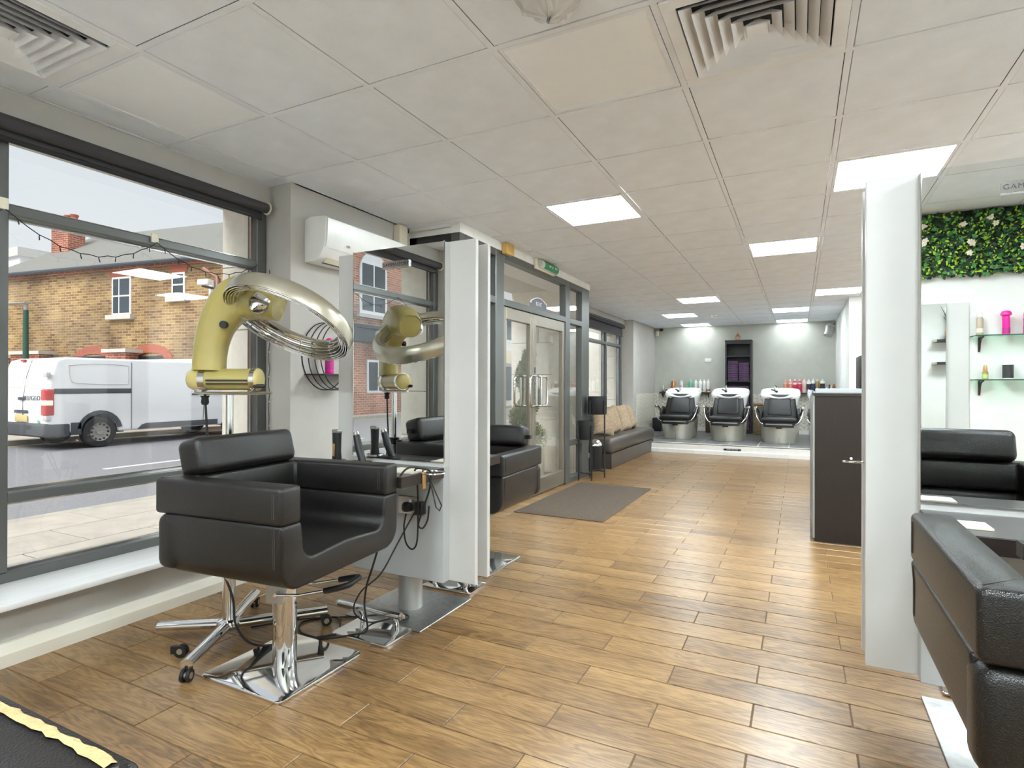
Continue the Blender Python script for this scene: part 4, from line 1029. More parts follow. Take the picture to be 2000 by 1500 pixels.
# bookcase
t = thing('bookcase', 'tall narrow dark bookcase filled with purple towels', 'bookcase', (-1.105, YB-.19, ZP))
Wb, Db, Hb = .25, .17, 1.86
boxes('side_panel', 'shelf_black', t, [(-Wb, -Wb+.03, -Db, Db, 0, Hb), (Wb-.03, Wb, -Db, Db, 0, Hb)])
B().box(-Wb-.008, Wb+.008, -Db-.008, Db, Hb, Hb+.03, .003, 1).obj('top_panel', 'shelf_black', t, smooth=0)
B().box(-Wb+.03, Wb-.03, Db-.012, Db, 0, Hb).obj('back_panel', 'shelf_black', t, smooth=0)
SH = [.05, .5, 1.04, 1.55]
for z in SH: B().box(-Wb+.03, Wb-.03, -Db+.01, Db-.012, z, z+.022).obj('shelf', 'shelf_black', t, smooth=0)
boxes('plinth', 'shelf_black', t, [(-Wb, Wb, -Db-.004, -Db+.008, 0, .05)]); boxes('cornice', 'shelf_black', t, [(-Wb, Wb, -Db-.004, -Db+.008, Hb-.05, Hb)])
random.seed(5)
tm = None
def towel(x, y, z, lab):
    global tm
    if tm is None:
        b_ = B().box(-.1, .1, -.13, .13, 0, .036, .012, 3); o = b_.obj('folded_towel', 'towel'); tm = o.data
    else: o = bpy.data.objects.new('folded_towel', tm); COL.objects.link(o)
    o.location = (x+random.uniform(-.004, .004), y+random.uniform(-.008, .004), z); o.rotation_euler.z = random.uniform(-.03, .03)
    tag(o, lab, 'towel', 'purple towels in the bookcase')
for si, (z0, n1, n2) in enumerate(((1.062, 11, 10), (.522, 12, 12), (.072, 10, 10))):
    for q, n in ((-1, n1), (1, n2)):
        lab = ['folded purple towel stacked in the upper bookcase compartment', 'folded purple towel stacked in the middle bookcase compartment', 'folded purple towel stacked in the bottom bookcase compartment'][si]
        for k in range(n): towel(-1.105+q*.107, YB-.2, ZP+z0+.0365*k, lab)
t = thing('crown_ornament', 'small copper crown shaped lantern on top of the bookcase', 'ornament', (-1.13, YB-.2, ZP+Hb+.03))
B().lathe([(.045, 0), (.05, .008), (.045, .012)], seg=20).obj('base', 'copper', t)
for k in range(6):
    a = k*math.pi/3; B().cyl((.042*math.cos(a), .042*math.sin(a), .01), (.05*math.cos(a), .05*math.sin(a), .08), .005, 8).obj('post', 'copper', t)
B().lathe([(.055, .08), (.052, .095), (.03, .115), (.012, .13), (.006, .14), (.012, .152), (.001, .165)], seg=20).obj('dome', 'copper', t)
def shelf(label, x0, x1, z):
    t = thing('wall_shelf', label, 'shelf', ((x0+x1)/2, YB-.1, z)); w_ = (x1-x0)/2
    B().box(-w_, w_, -.1, .1, -.035, 0, .002, 1).obj('board', 'shelf_black', t, smooth=0)
    for s in (-1, 1): B().prism([(.1, -.035), (-.02, -.035), (.1, -.13)], 'x', s*(w_-.04)-.008, s*(w_-.04)+.008).obj('bracket', 'shelf_black', t, smooth=0)
ZS = .985
shelf('black wall shelf holding white, green and copper bottles', -2.72, -1.68, ZS); shelf('black wall shelf holding pink, black and navy bottles', -.30, .60, ZS)
yb = YB-.1
def litre(x, lab, body, band=None, pump=False, h=.235, r=.036, cap='plastic_white'):
    bottle(lab, (x, yb, ZS), cyl_prof(r, h, .03, .38), body, cap, [(.014, 0), (.014, .022), (.006, .03)], band, 'bottles on the backwash shelves', pump=pump)
bottle('small silver pump bottle at wall end of the green bottle shelf', (-2.66, yb, ZS), cyl_prof(.022, .09, .02, .4), 'chrome_soft', 'plastic_white', [(.01, 0), (.008, .04), (.003, .05)], None, 'bottles on the backwash shelves')
bottle('low copper tub with lid on the green bottle shelf', (-2.55, yb-.02, ZS), [(.052, 0), (.055, .01), (.055, .05), (.05, .055)], 'copper', 'plastic_cream', [(.056, 0), (.056, .015), (.05, .018)], None, 'bottles on the backwash shelves', cat='tub', name='tub')
litre(-2.44, 'tall copper coloured bottle on the green bottle shelf', 'copper', cap='cream', h=.24, r=.042)
tag(B().box(-2.395, -2.32, yb-.04, yb+.04, ZS, ZS+.06, .006).obj('small_box', 'navy'), 'small dark box behind the copper bottle', 'box')
litre(-2.27, 'white litre bottle with green foot between copper and teal bottles', 'plastic_white', (.01, .06, 'lime'))
litre(-2.155, 'small teal pump bottle with gold collar', 'teal', pump=False, h=.14, r=.03, cap='gold_metal')
litre(-2.08, 'tall teal pump bottle with white pump head', 'teal', pump=True, h=.24, r=.038)
litre(-1.97, 'white litre bottle with pale yellow foot right beside the teal pump', 'plastic_white', (.01, .07, 'cream'))
litre(-1.88, 'white litre bottle with bright green foot in the row of four', 'plastic_white', (.01, .07, 'lime'))
litre(-1.80, 'plain white litre bottle third in the row of four', 'plastic_white', (.03, .05, 'pale_pink'))
litre(-1.72, 'white litre bottle with brown spot at end of shelf', 'plastic_white', (.02, .06, 'copper'))
litre(-.25, 'salmon litre bottle at bookcase end of pink shelf', 'salmon', (.17, .2, 'pale_pink')); litre(-.165, 'salmon litre bottle next to the crimson pair', 'salmon', (.17, .2, 'pale_pink'))
litre(-.08, 'crimson litre bottle next to the salmon pair', 'crimson', (.16, .2, 'plastic_white')); litre(.005, 'crimson litre bottle next to the pale pink pump', 'crimson', (.17, .2, 'pale_pink'))
litre(.085, 'pale pink pump bottle beside the crimson bottles', 'pale_pink', pump=True); litre(.165, 'white bottle with broad dark grey label', 'plastic_white', (.05, .17, 'black_label'))
litre(.24, 'tall white pump bottle with navy label', 'plastic_white', (.03, .18, 'navy'), pump=True, h=.25, r=.032); litre(.31, 'olive gold bottle with pale cap', 'olive', (.03, .06, 'cream'), h=.23, r=.034)
litre(.40, 'black label bottle standing apart near the small white jars', 'plastic_white', (.05, .18, 'black_label'), h=.24, r=.04)
litre(.475, 'small white bottle with dark marks beside dark red tube', 'plastic_white', (.02, .05, 'dark_red'), h=.09, r=.026); litre(.52, 'slim dark red tube with black cap', 'dark_red', None, h=.13, r=.016, cap='black_plastic')
litre(.55, 'cream pump bottle at wall end of pink shelf', 'cream', None, pump=True, h=.11, r=.028); litre(.595, 'amber bottle with white label at wall end of pink shelf', 'amber', (.02, .09, 'paper'), h=.14, r=.028, cap='amber')
def basket(label, x, y, w_, d_, h_, m_):
    t = thing('wicker_basket', label, 'basket', (x, y, ZP), 0, 'wicker baskets')
    b_ = B()
    for k in range(int(h_/.024)):
        z = .012+.024*k; q = .9+.1*k*.024/h_
        P = []
        for i in range(40):
            a = 2*math.pi*i/40; c, s = math.cos(a), math.sin(a); wob = .004*(1 if (i+k) % 2 else -1)
            P.append(Vector(((w_+wob)*q*math.copysign(abs(c)**.4, c), (d_+wob)*q*math.copysign(abs(s)**.4, s), z)))
        b_.tube(P, .012, 6, closed=True)
    b_.obj('weave', m_, t)
    B().tube([Vector(((w_+.006)*math.copysign(abs(math.cos(a/40*6.2832))**.4, math.cos(a/40*6.2832)), (d_+.006)*math.copysign(abs(math.sin(a/40*6.2832))**.4, math.sin(a/40*6.2832)), h_)) for a in range(40)], .016, 8, closed=True).obj('rim', m_, t)
basket('dark wicker basket between first and second backwash chairs', -1.60, 12.35, .13, .13, .5, 'wicker_dark')
basket('light wicker basket beside the towel bookcase', -.66, 12.35, .15, .15, .60, 'wicker')
tag(B().box(-2.78, -2.6, 12.1, 12.4, ZP, ZP+.28, .01).obj('storage_box', 'black_plastic'), 'small black box on platform beneath green bottle shelf', 'box')
# wall bits
t = thing('switch_plate', 'white blank switch plate on the sage back wall', 'switch', (-1.735, YB, 1.66)); B().box(-.07, .07, -.012, 0, -.04, .04, .004).obj('plate', 'plastic_white', t); B().box(-.02, .02, -.015, -.012, -.025, .025, .002).obj('rocker', 'plastic_white', t)
t = thing('socket_plate', 'white socket plate in geometric dado near reception desk', 'socket', (.36, YB-.012, .63)); B().box(-.075, .075, -.012, 0, -.045, .045, .004).obj('plate', 'plastic_white', t); B().box(-.04, .04, -.014, -.012, -.012, .012).obj('slots', 'ink', t)
t = thing('motion_sensor', 'small cream motion sensor in corner over green bottles', 'sensor', (-2.79, YB-.1, 2.26)); B().box(-.03, .03, -.03, .03, -.06, .05, .012, 3).obj('body', 'plastic_cream', t); B().lathe([(.001, -.035), (.03, -.025), (.042, 0), (.045, .02), (.02, .03)], (.09, .0, .075), 16).obj('dome_camera', 'black_plastic', t)
t = thing('wall_speaker', 'small silver wall speaker in corner over pink bottles', 'speaker', (.53, YB-.2, 2.16)); B().tube([(-.05, -.05, -.08), (-.02, -.02, .0), (-.0, 0, .10)], [.075, .08, .085], 20).obj('body', 'silver_paint', t); B().tube([(.0, 0, .1), (.004, .004, .11)], [.088, .08], 20).obj('cap', 'plastic_white', t); B().tube(spline([(.03, .05, .1), (.06, .15, .14), (.09, .2, .2)], 5), .006, 8).obj('cable', 'black_plastic', t)
t = thing('smoke_detector', 'round smoke detector on ceiling above backwash chairs', 'smoke detector', (GX0+2.45*.6, GY0+13.8*.6, H)); B().lathe([(.03, -.045), (.05, -.04), (.055, -.02), (.06, 0)], seg=24).obj('body', 'plastic_white', t); B().lathe([(.045, -.032), (.056, -.03), (.056, -.024), (.045, -.022)], seg=24).obj('grille', 'copper', t)
t = thing('wrapped_detector', 'ceiling smoke detector wrapped in crumpled clear plastic', 'smoke detector', (GX0+3.52*.6, GY0-1.32*.6, H)); B().lathe([(.03, -.04), (.05, -.035), (.055, 0)], seg=20).obj('body', 'plastic_white', t)
b_ = B(); rings = []
random.seed(2)
for r_, z in ((.11, 0), (.10, -.03), (.075, -.055), (.035, -.075), (.008, -.085)): rings.append([Vector((r_*random.uniform(.8, 1.1)*math.cos(a*.2618), r_*random.uniform(.8, 1.1)*math.sin(a*.2618), z*random.uniform(.9, 1.1))) for a in range(24)])
b_.loft(rings, caps=False); b_.obj('plastic_bag', 'plastic_wrap', t, smooth=0)
# lobby bits
t = thing('alarm_sounder', 'yellow ribbed alarm sounder above the lobby post', 'alarm', (X1+.004, 4.53, 2.335)); B().box(0, .055, -.075, .075, -.05, .05, .012, 3).obj('body', 'alarm_yellow', t)
for k in range(6): B().box(.054, .059, -.055, .055, -.036+.0135*k, -.03+.0135*k).obj('rib', 'alarm_yellow', t, smooth=0)
t = thing('exit_sign', 'green emergency exit light above the glass doors', 'exit sign', (X1+.004, 5.38, 2.335)); B().box(0, .03, -.24, .24, -.055, .048, .005).obj('housing', 'plastic_cream', t)
B().prism([(.03, -.045), (.06, -.04), (.078, -.015), (.078, .015), (.06, .038), (.03, .042)], 'y', -.2, .235, .003, 1).obj('lens', 'clear_grey', t)
sg = B().prism([(.061, -.041), (.080, -.015), (.080, .015), (.061, .039), (.0605, .038), (.0790, .015), (.0790, -.015), (.0605, -.04)], 'y', -.13, .225).obj('green_sign', 'exit_green', t, smooth=0)
text('exit_lettering', 'EXIT', .034, 'upvc', (.0806, .15, 0), (R(90), 0, R(90)), t)
mk = B(); mk.box(.0802, .0808, .0, .02, -.006, .006); mk.prism([(-.035, 0), (-.01, -.014), (-.01, .014)], 'x', .0802, .0808); mk.cyl((.0802, .06, .012), (.0808, .06, .012), .004, 8); mk.box(.0802, .0808, .052, .068, -.006, .007); mk.box(.0802, .0808, .048, .054, -.016, -.004); mk.box(.0802, .0808, .064, .07, -.014, -.004); mk.obj('running_man', 'upvc', t, smooth=0)
t = thing('door_sticker', 'arched KENT window sticker on glass above the doors', 'sticker', (-2.396, 5.35, 1.895))
a_ = [(-.2, 0), (.2, 0), (.2, .05)] + [(.2-.4*k/10, .05+.05*math.sin(math.pi*k/10)+.02) for k in range(11)] + [(-.2, .05)]
B().prism([(y, z) for y, z in a_], 'x', 0, .002).obj('backing', 'lobby_sign', t, smooth=0)
b_ = B().tube([(.003, y, z) for y, z in a_[2:]], .006, 6); b_.obj('border', 'upvc', t)
text('sticker_lettering', 'KENT', .06, 'upvc', (.0035, 0, .055), (R(90), 0, R(90)), t)
# fairy lights along the upper transom and jamb
t = thing('fairy_lights', 'string of fairy lights draped from hooks along window transom', 'fairy lights', (-3.03, 0, 0))
hooks = [1.19, 1.83, 2.45]; wire = []; bulbs = []
for a, b2 in zip(hooks[:-1], hooks[1:]):
    for k in range(17):
        q = k/16; y = a+(b2-a)*q; z = 1.865-.13*4*q*(1-q)*(1 if a < 1.5 else .8)
        wire.append((.012+.004*math.sin(k*2.1), y, z+.004*math.sin(k*3.3)))
        if k % 2 and 0 < k < 16: bulbs.append((wire[-1], random.uniform(-.5, .5)))
for a, b2 in ((-.02, .58), (.58, 1.19)):
    pass
B().tube(wire, .0022, 6).obj('wire', 'rubber', t)
for (p, s) in bulbs: B().tube([p, (p[0]+.004, p[1]+.012*s, p[2]-.024)], [.002, .0028], 6).obj('bulb', 'rubber', t)
w2 = [(.005, -.02+1.2*k/32, 1.86-.1*abs(math.sin(k/16*math.pi))) for k in range(33)]
B().tube(w2, .002, 6).obj('wire', 'rubber', t)
for k in range(1, 32, 3): B().tube([w2[k], (w2[k][0], w2[k][1]+random.uniform(-.01, .01), w2[k][2]-.022)], .0025, 6).obj('bulb', 'rubber', t)
w3 = [(.018+.004*math.sin(k*1.7), 2.535+.004*math.sin(k*2.2), 1.85-1.25*k/24) for k in range(25)]
B().tube(w3, .0022, 6).obj('wire', 'black_metal', t)
for k in range(1, 24, 3): B().tube([w3[k], (w3[k][0]+random.uniform(.01, .02), w3[k][1]+random.uniform(-.012, -.004), w3[k][2]+random.uniform(-.01, .015))], .002, 6).obj('bulb', 'plastic_white', t)
for y in hooks[:2]: B().box(-.016, -.002, y-.018, y+.018, 1.868, 1.918, .004).obj('hook', 'plastic_cream', t)
# ================================================================== OUTSIDE: own facade
ow = struct(B().box(-3.46, -3.2, YN-3, -.04, -.3, 3.2).box(-3.46, -3.2, 2.55, 3.76, -.3, 3.2).box(-3.46, -3.2, 6.86, 7.2, -.3, 3.2).box(-3.46, -3.2, 10.75, 14, -.3, 3.2).box(-3.46, -3.2, -.04, 2.55, 2.3, 3.2).box(-3.46, -3.2, 7.2, 10.75, 2.34, 3.2).box(-3.46, -3.2, 3.76, 6.86, 2.36, 3.2).box(-3.46, -3.2, -.04, 2.55, -.3, .235).box(-3.46, -3.2, 7.2, 10.75, -.3, .42).obj('wall_street', 'stone_joint', smooth=0))
def blocks(yc, xa, xb, z0, z1, side, par):
    z = z0; k = 0
    while z < z1-.05:
        zb = min(z+.42, z1)
        cuts = [xa, xb] if abs(xb-xa) < .5 else [xa, (xa+xb)/2+.12*(1 if k % 2 else -1), xb]
        for a, b2 in zip(cuts[:-1], cuts[1:]):
            B().box(min(a, b2)+.004, max(a, b2)-.004, min(yc, yc+side*.012), max(yc, yc+side*.012), z+.004, zb-.004, .003, 1).obj('stone_block', 'stone', par, smooth=0)
        z = zb; k += 1
blocks(2.55, -3.47, -3.14, .22, 2.3, -1, ow); blocks(-.04, -3.47, -3.14, .22, 2.3, 1, ow)
blocks(6.86, -3.47, -2.44, .0, 2.4, -1, ow); blocks(10.75, -3.47, -3.14, .42, 2.34, -1, ow); blocks(3.76, -3.47, -2.86, 0, 2.36, 1, ow)
B().box(-3.47, -3.14, -.04, 2.55, 2.296, 2.30).obj('soffit', 'concrete', ow, smooth=0)
B().box(-3.47, -2.44, 3.76, 6.86, 2.356, 2.36).obj('soffit', 'concrete', ow, smooth=0)
# return stone seen past bench window (projecting bay of own building)
B().box(-4.6, -3.46, 10.72, 11.2, -.3, 3.2).obj('bay_return', 'stone', ow, smooth=0)
# ---- pavement, kerb, road
PZ, RZ = -.12, -.24
pv = struct(B().box(-6.3, -3.2, -30, 40, -.5, PZ-.006).box(-3.2, -2.44, 3.78, 6.86, -.5, -.02).obj('floor_pavement', 'slab_joint', smooth=0))
for i in range(5):
    for j in range(16):
        xa = -6.3+i*.62; ya = -.6+j*.9+(.45 if i % 2 else 0)
        B().box(xa+.007, min(xa+.62, -3.47)-.007, ya+.007, ya+.893, PZ-.03, PZ, .003, 1).obj('paving_slab', 'paving', pv, smooth=0)
b_ = B().box(-6.3, -3.47, -30, -.6, PZ-.03, PZ).box(-6.3, -3.47, 14.3, 40, PZ-.03, PZ); o = b_.obj('far_paving', 'paving', pv, smooth=0); o['kind'] = 'stuff'
kb = struct(B().box(-6.45, -6.3, -30, 40, -.5, PZ-.004).box(-15.6, -15.45, -60, 60, -.5, PZ-.004).obj('trim_kerb', 'kerb', smooth=0))
for j in range(16): B().box(-6.45, -6.302, -.5+j*.92+.004, -.5+(j+1)*.92-.004, PZ-.1, PZ, .01, 2).obj('kerb_stone', 'kerb', kb, smooth=0)
struct(B().box(-15.45, -6.45, -60, 60, -.6, RZ).obj('floor_road', 'asphalt', smooth=0))
struct(B().box(-34, -15.6, -60, 60, -.6, PZ).obj('floor_far_pavement', 'paving', smooth=0))
mk = B()
for k in range(-5, 8): mk.box(-10.0, -9.88, k*4+1.2, k*4+3.4, RZ, RZ+.004)
tag(mk.obj('centre_line', 'road_white', smooth=0), 'dashed white centre line painted on the road', 'road marking')
tag(B().box(-15.3, -15.22, -30, 30, RZ, RZ+.004).obj('yellow_line', 'road_yellow', smooth=0), 'yellow kerb line along the far side of the road', 'road marking')
# ================================================================== VAN (points along +y, side faces +x)
t = thing('van', 'white panel van parked across the street', 'van', (-13.5, 6.0, RZ))
prof = [(.02, .42), (0, .95), (.05, 1.45), (.16, 1.86), (.35, 1.92), (3.0, 1.93), (3.55, 1.88), (4.25, 1.32), (5.05, 1.08), (5.28, .85), (5.3, .42)]
def arch(yc, r=.38): return [(yc+r*math.cos(R(a)), .35+r*math.sin(R(a))) for a in range(10, 171, 16)]
low = [(5.3, .34)] + arch(4.3) + [(3.9, .32), (1.35, .32)] + arch(.98) + [(.55, .34), (.02, .36)]
B().prism([(y, z) for y, z in prof+low], 'x', -1.92, 0, .05, 3).obj('body', 'van_white', t)
B().box(-1.95, .015, -.07, .42, .28, .56, .05, 3).obj('rear_bumper', 'van_grey', t)
B().box(-.01, .012, .42, .62, .3, .56, .01).obj('bumper_corner', 'van_grey', t)
B().prism([(y, z) for y, z in arch(.98, .45)+list(reversed(arch(.98, .37)))], 'x', -.02, .012).obj('arch_trim', 'van_grey', t)
B().prism([(1.75, .34), (3.75, .34), (3.75, .47), (1.95, .47), (1.85, .44)], 'x', -.02, .02, .006).obj('side_moulding', 'van_grey', t)
B().box(-.01, .006, .12, 1.62, 1.16, 1.27, .004).obj('door_rail', 'van_grey', t)
for y in (3.05, 3.62): B().box(0, .03, y, y+.2, 1.10, 1.14, .01).obj('door_handle', 'van_grey', t)
def seamline(pts, n_): B().tube(pts, .006, 6).obj(n_, 'van_grey', t)
seamline([(.004, 1.62, .35), (.004, 1.62, 1.85)], 'door_seam'); seamline([(.004, 3.35, .35), (.004, 3.42, 1.85)], 'door_seam')
B().tube(spline([(.004, .38, 1.75), (.004, .9, 1.80), (.004, 1.5, 1.78), (.004, 1.55, 1.7), (.004, 1.55, 1.42), (.004, 1.45, 1.36), (.004, .6, 1.38), (.004, .42, 1.45), (.004, .38, 1.75)], 5), .007, 6).obj('panel_crease', 'panel_white', t)
B().prism([(3.55, 1.35), (4.15, 1.35), (3.75, 1.74), (3.5, 1.76)], 'x', -.005, .008).obj('side_window', 'glass_dark', t)
for xa, xb in ((-1.72, -1.04), (-.88, -.2)):
    Pz = [(xa, .035, 1.28), (xb, .035, 1.28), (xb, .05, 1.45), (xb-.02, .135, 1.74), (xa+.02, .135, 1.74), (xa, .05, 1.45)]
    B().tube([Vector(p) for p in Pz], .008, 6, closed=True).obj('rear_panel_crease', 'panel_white', t)
seamline([(-.96, -.004, .5), (-.96, .0, 1.0), (-.96, .06, 1.5), (-.96, .16, 1.86)], 'rear_seam')
for x in (-.09, -1.83):
    B().box(x-.10, x+.105, -.03, .13, .72, 1.26, .03, 3).obj('tail_light', 'tail_red', t)
    B().box(x-.08, x+.108, -.034, .1, .93, 1.03, .01).obj('tail_lamp', 'tail_lamp', t)
for z in (.62, 1.5): B().box(-.12, .02, -.02, .06, z, z+.1, .01).obj('hinge', 'panel_white', t)
B().box(-1.35, -1.18, .12, .16, 1.84, 1.88, .006).obj('brake_light', 'tail_red', t)
B().box(-1.25, -.75, -.02, -.005, .58, .72, .005).obj('number_plate', 'plate_yellow', t)
B().box(-1.28, -.74, -.02, -.005, .76, .82, .005).obj('plate_lamp_bar', 'van_grey', t)
B().box(-1.1, -.86, -.03, -.003, 1.03, 1.09, .008).obj('rear_handle', 'van_grey', t)
text('lettering', 'PEUGEOT', .135, 'van_grey', (-.5, -.022, 1.07), (R(90), 0, 0), t, depth=.004, sx=1.25, spacing=1.15)
B().lathe([(.001, -.002), (.04, 0), (.001, .002)], seg=12).obj('round_sticker', 'teal', t, loc=(-.32, -.012, .6), rot=(R(90), 0, 0))
for yc in (.98, 4.3):
    for x in (-.09, -1.83):
        B().lathe([(.2, -.1), (.31, -.1), (.335, -.07), (.335, .07), (.31, .1), (.2, .1)], seg=32, caps=False).obj('tyre', 'tyre', t, loc=(x, yc, .335), rot=(0, R(90), 0))
        B().lathe([(.001, .06), (.06, .075), (.07, .05), (.15, .06), (.2, .09), (.205, .1), (.2, .02), (.001, .02)], seg=32).obj('wheel_rim', 'hub', t, loc=(x, yc, .335), rot=(0, R(90), 0))
        if x > -1:
            b_ = B()
            for k in range(12):
                a = k*math.pi/6; b_.cyl((.068+x, yc+.165*math.cos(a), .335+.165*math.sin(a)), (.092+x, yc+.165*math.cos(a), .335+.165*math.sin(a)), .02, 8)
            b_.obj('rim_holes', 'tyre', t)
B().box(-1.85, -.07, .5, 1.5, .3, .5).box(-1.85, -.07, 3.9, 4.7, .3, .5).obj('underbody', 'tyre', t, smooth=0)

# ================================================================== BRICK BUILDING (flank wall); local x along wall, local y depth away
ang = math.atan2(.145, .99)
t = thing('brick_building', 'yellow brick house with slate roof behind the van', 'building', (-17.5, 12.05, PZ), ang)
# local: wall along -x (to the left) from x=+4 to -11 ; faces -y
B().box(-10.6, 5, 0, 8, 0, 5.35).obj('wall', 'brick_stock', t, smooth=0)
rf = B(); rf.prism([(-.25, 5.3), (4.2, 8.0), (8.4, 5.3)], 'x', -10.8, 5.1); rf.obj('roof', 'slate', t, smooth=0)
# hipped left: cut look by adding front slope only
B().box(-1.6, 5.3, 1.2, 7.5, 5.0, 5.4).prism([(1.0, 5.3), (4.3, 9.6), (7.6, 5.3)], 'x', -1.6, 5.3).obj('rear_roof', 'slate', t, smooth=0)
B().tube([(-10.8, -.28, 5.32), (5.1, -.28, 5.32)], .07, 8).obj('gutter', 'shop_black', t)
B().box(-10.7, 5.0, -.12, 0, 5.2, 5.3).obj('eaves_board', 'brick_red', t, smooth=0)
ch = B().box(-10.55, -9.55, 2.2, 2.9, 5.5, 8.0).obj('chimney', 'brick_red', t, smooth=0)
for k in range(3):
    B().lathe([(.15, 0), (.15, .1), (.13, .32), (.16, .36), (.16, .42)], (-10.4+.35*k, 2.55, 8.0), 14).obj('chimney_pot', 'red_brick_arch', ch)
def win(x0, x1, z0, z1, sash=True):
    o = B().box(x0, x1, -.03, .12, z0, z1).obj('window', 'upvc', t, smooth=0)
    wd = .07; zm = (z0+z1)/2
    for a, b2 in ((z0+wd, zm-wd*.4), (zm+wd*.4, z1-wd)):
        xs_ = [(x0+wd, x1-wd)] if x1-x0 < .7 else [(x0+wd, x0+.32), (x0+.32+wd*.8, x1-wd)]
        for q in xs_: B().box(q[0], q[1], -.04, -.02, a, b2).obj('pane', 'glass_dark', o, smooth=0)
    B().box(x0-.14, x1+.14, -.16, .02, z0-.16, z0).obj('sill', 'concrete', o, smooth=0)
    B().prism([(x0-.08, z1), (x1+.08, z1), (x1+.12, z1+.25), (x0-.12, z1+.25)], 'y', -.035, .1).obj('lintel', 'red_brick_arch', o, smooth=0)
win(-4.0, -3.1, 3.65, 4.97); win(-1.25, -.68, 4.15, 4.97)
for xa in (-4.9, -2.2):
    B().prism([(xa-1.0+1.0*(1-math.cos(R(a)))*1.0, 2.1+.5*math.sin(R(a))) for a in range(0, 181, 15)]+[(xa+.75-.65*(1-math.cos(R(a)))-.1, 2.1+.22*math.sin(R(a))) for a in range(0, 181, 15)], 'y', -.04, .05).obj('brick_arch', 'red_brick_arch', t, smooth=0)
B().box(-2.9, -1.5, -.02, .05, 1.0, 2.2).obj('lower_window', 'glass_dark', t, smooth=0)
B().tube([(.55, -.1, .0), (.55, -.1, 4.6)], .09, 10).obj('downpipe', 'pipe_white', t)
B().tube([(.75, -.08, .5), (.75, -.08, 4.7), (.3, -.2, 5.0)], .055, 8).obj('soil_pipe', 'pipe_red', t)
B().tube([(-10.5, -.03, 2.1), (-6, -.03, 2.0), (-3, -.03, 2.05), (.5, -.03, 2.1), (4, -.03, 2.1)], .025, 6).obj('cable', 'tyre', t)
B().tube([(-1.6, -.08, 1.62), (.5, -.08, 1.56)], .07, 8).obj('waste_pipe', 'pipe_white', t)
c_ = B().box(.62, 1.05, -.75, -.55, 4.35, 4.52, .03); c_.obj('security_camera', 'upvc', t); B().tube([(.6, -.1, 4.35), (.7, -.6, 4.33)], .04, 8).obj('camera_arm', 'van_grey', t)
# boundary wall with railings in front
t = thing('boundary_wall', 'red brick boundary wall with piers and black railings', 'wall', (-19.0, 11.2, PZ), ang)
B().box(-9, 4, 0, .3, 0, 1.2).obj('low_wall', 'brick_red', t, smooth=0)
for x, hw_ in ((-5.75, .75), (-1.3, .45)):
    p_ = B().box(x-hw_, x+hw_, -.08, .38, 0, 2.3).obj('pier', 'brick_red', t, smooth=0); B().box(x-hw_-.1, x+hw_+.1, -.16, .46, 2.3, 2.42).obj('coping', 'concrete', p_, smooth=0)
B().box(-.85, 4, -.02, .32, 1.2, 1.95).obj('side_wall', 'brick_red', t, smooth=0); B().box(-.85, 4, -.1, .4, 1.95, 2.05).obj('coping', 'concrete', t, smooth=0)
for a, b2 in ((-9, -6.5), (-5.0, -1.75)):
    boxes('rail', 'tyre', t, [(a, b2, .12, .18, 1.3, 1.36), (a, b2, .12, .18, 2.1, 2.2)])
    for k in range(int((b2-a)/.18)): B().box(a+.08+.18*k, a+.115+.18*k, .135, .165, 1.2, 2.2).obj('railing_bar', 'tyre', t, smooth=0)
# street lamp and wall lamp
t = thing('street_lamp', 'green street lamp post with flat head near brick house', 'street lamp', (-22.0, 9.2, PZ))
B().cyl((0, 0, 0), (0, 0, 3.6), .09, 12, .07).obj('post', 'lamp_green', t); B().cyl((0, 0, 3.55), (0, 0, 3.8), .06, 10).obj('spigot', 'silver_paint', t)
B().tube([(.1, .0, 3.82), (-.6, -.2, 3.8), (-1.1, -.3, 3.84)], [(.03, .12), (.05, .2), (.02, .08)], 10, flat=(0, 0, 1)).obj('head', 'silver_paint', t)
t = thing('white_tower', 'pale concrete tower block far beyond the slate roof', 'building', (-66, 28.5, 0)); B().box(-2.4, 2, -2.2, 2, -1, 13.6).obj('block', 'facade_white', t, smooth=0)
for z in (10.3, 12.9): B().box(-2.7, 2.3, -2.5, 2.3, z, z+.8).obj('balcony_band', 'concrete', t, smooth=0)
# ================================================================== terrace seen in left mirror, far houses past the door
t = thing('terrace_house', 'pink brick terrace with arched sash windows seen in mirror', 'building', (-16.2, -16.5, PZ))
B().box(-6, 0, -9, 9, 0, 9).obj('wall', 'brick_pink', t, smooth=0)
for yc in (-5.5, -1.6, 2.0, 5.6):
    o = B().prism([(yc-.85, 4.2), (yc+.85, 4.2), (yc+.85, 6.0)]+[(yc+.85*math.cos(R(a)), 6.0+.85*math.sin(R(a))) for a in range(15, 166, 15)]+[(yc-.85, 6.0)], 'x', -.05, .06).obj('window', 'upvc', t, smooth=0)
    B().box(.05, .075, yc-.72, yc-.05, 4.35, 5.3).box(.05, .075, yc+.05, yc+.72, 4.35, 5.3).box(.05, .075, yc-.72, yc-.05, 5.4, 6.3).box(.05, .075, yc+.05, yc+.72, 5.4, 6.3).obj('pane', 'glass_dark', o, smooth=0)
    B().box(0, .15, yc-1.0, yc+1.0, 4.05, 4.2).obj('sill', 'concrete', o, smooth=0)
B().box(0, .35, -9, 6, 3.0, 3.55).box(0, .5, -9, 6, 3.55, 3.68).obj('fascia', 'shop_black', t, smooth=0)
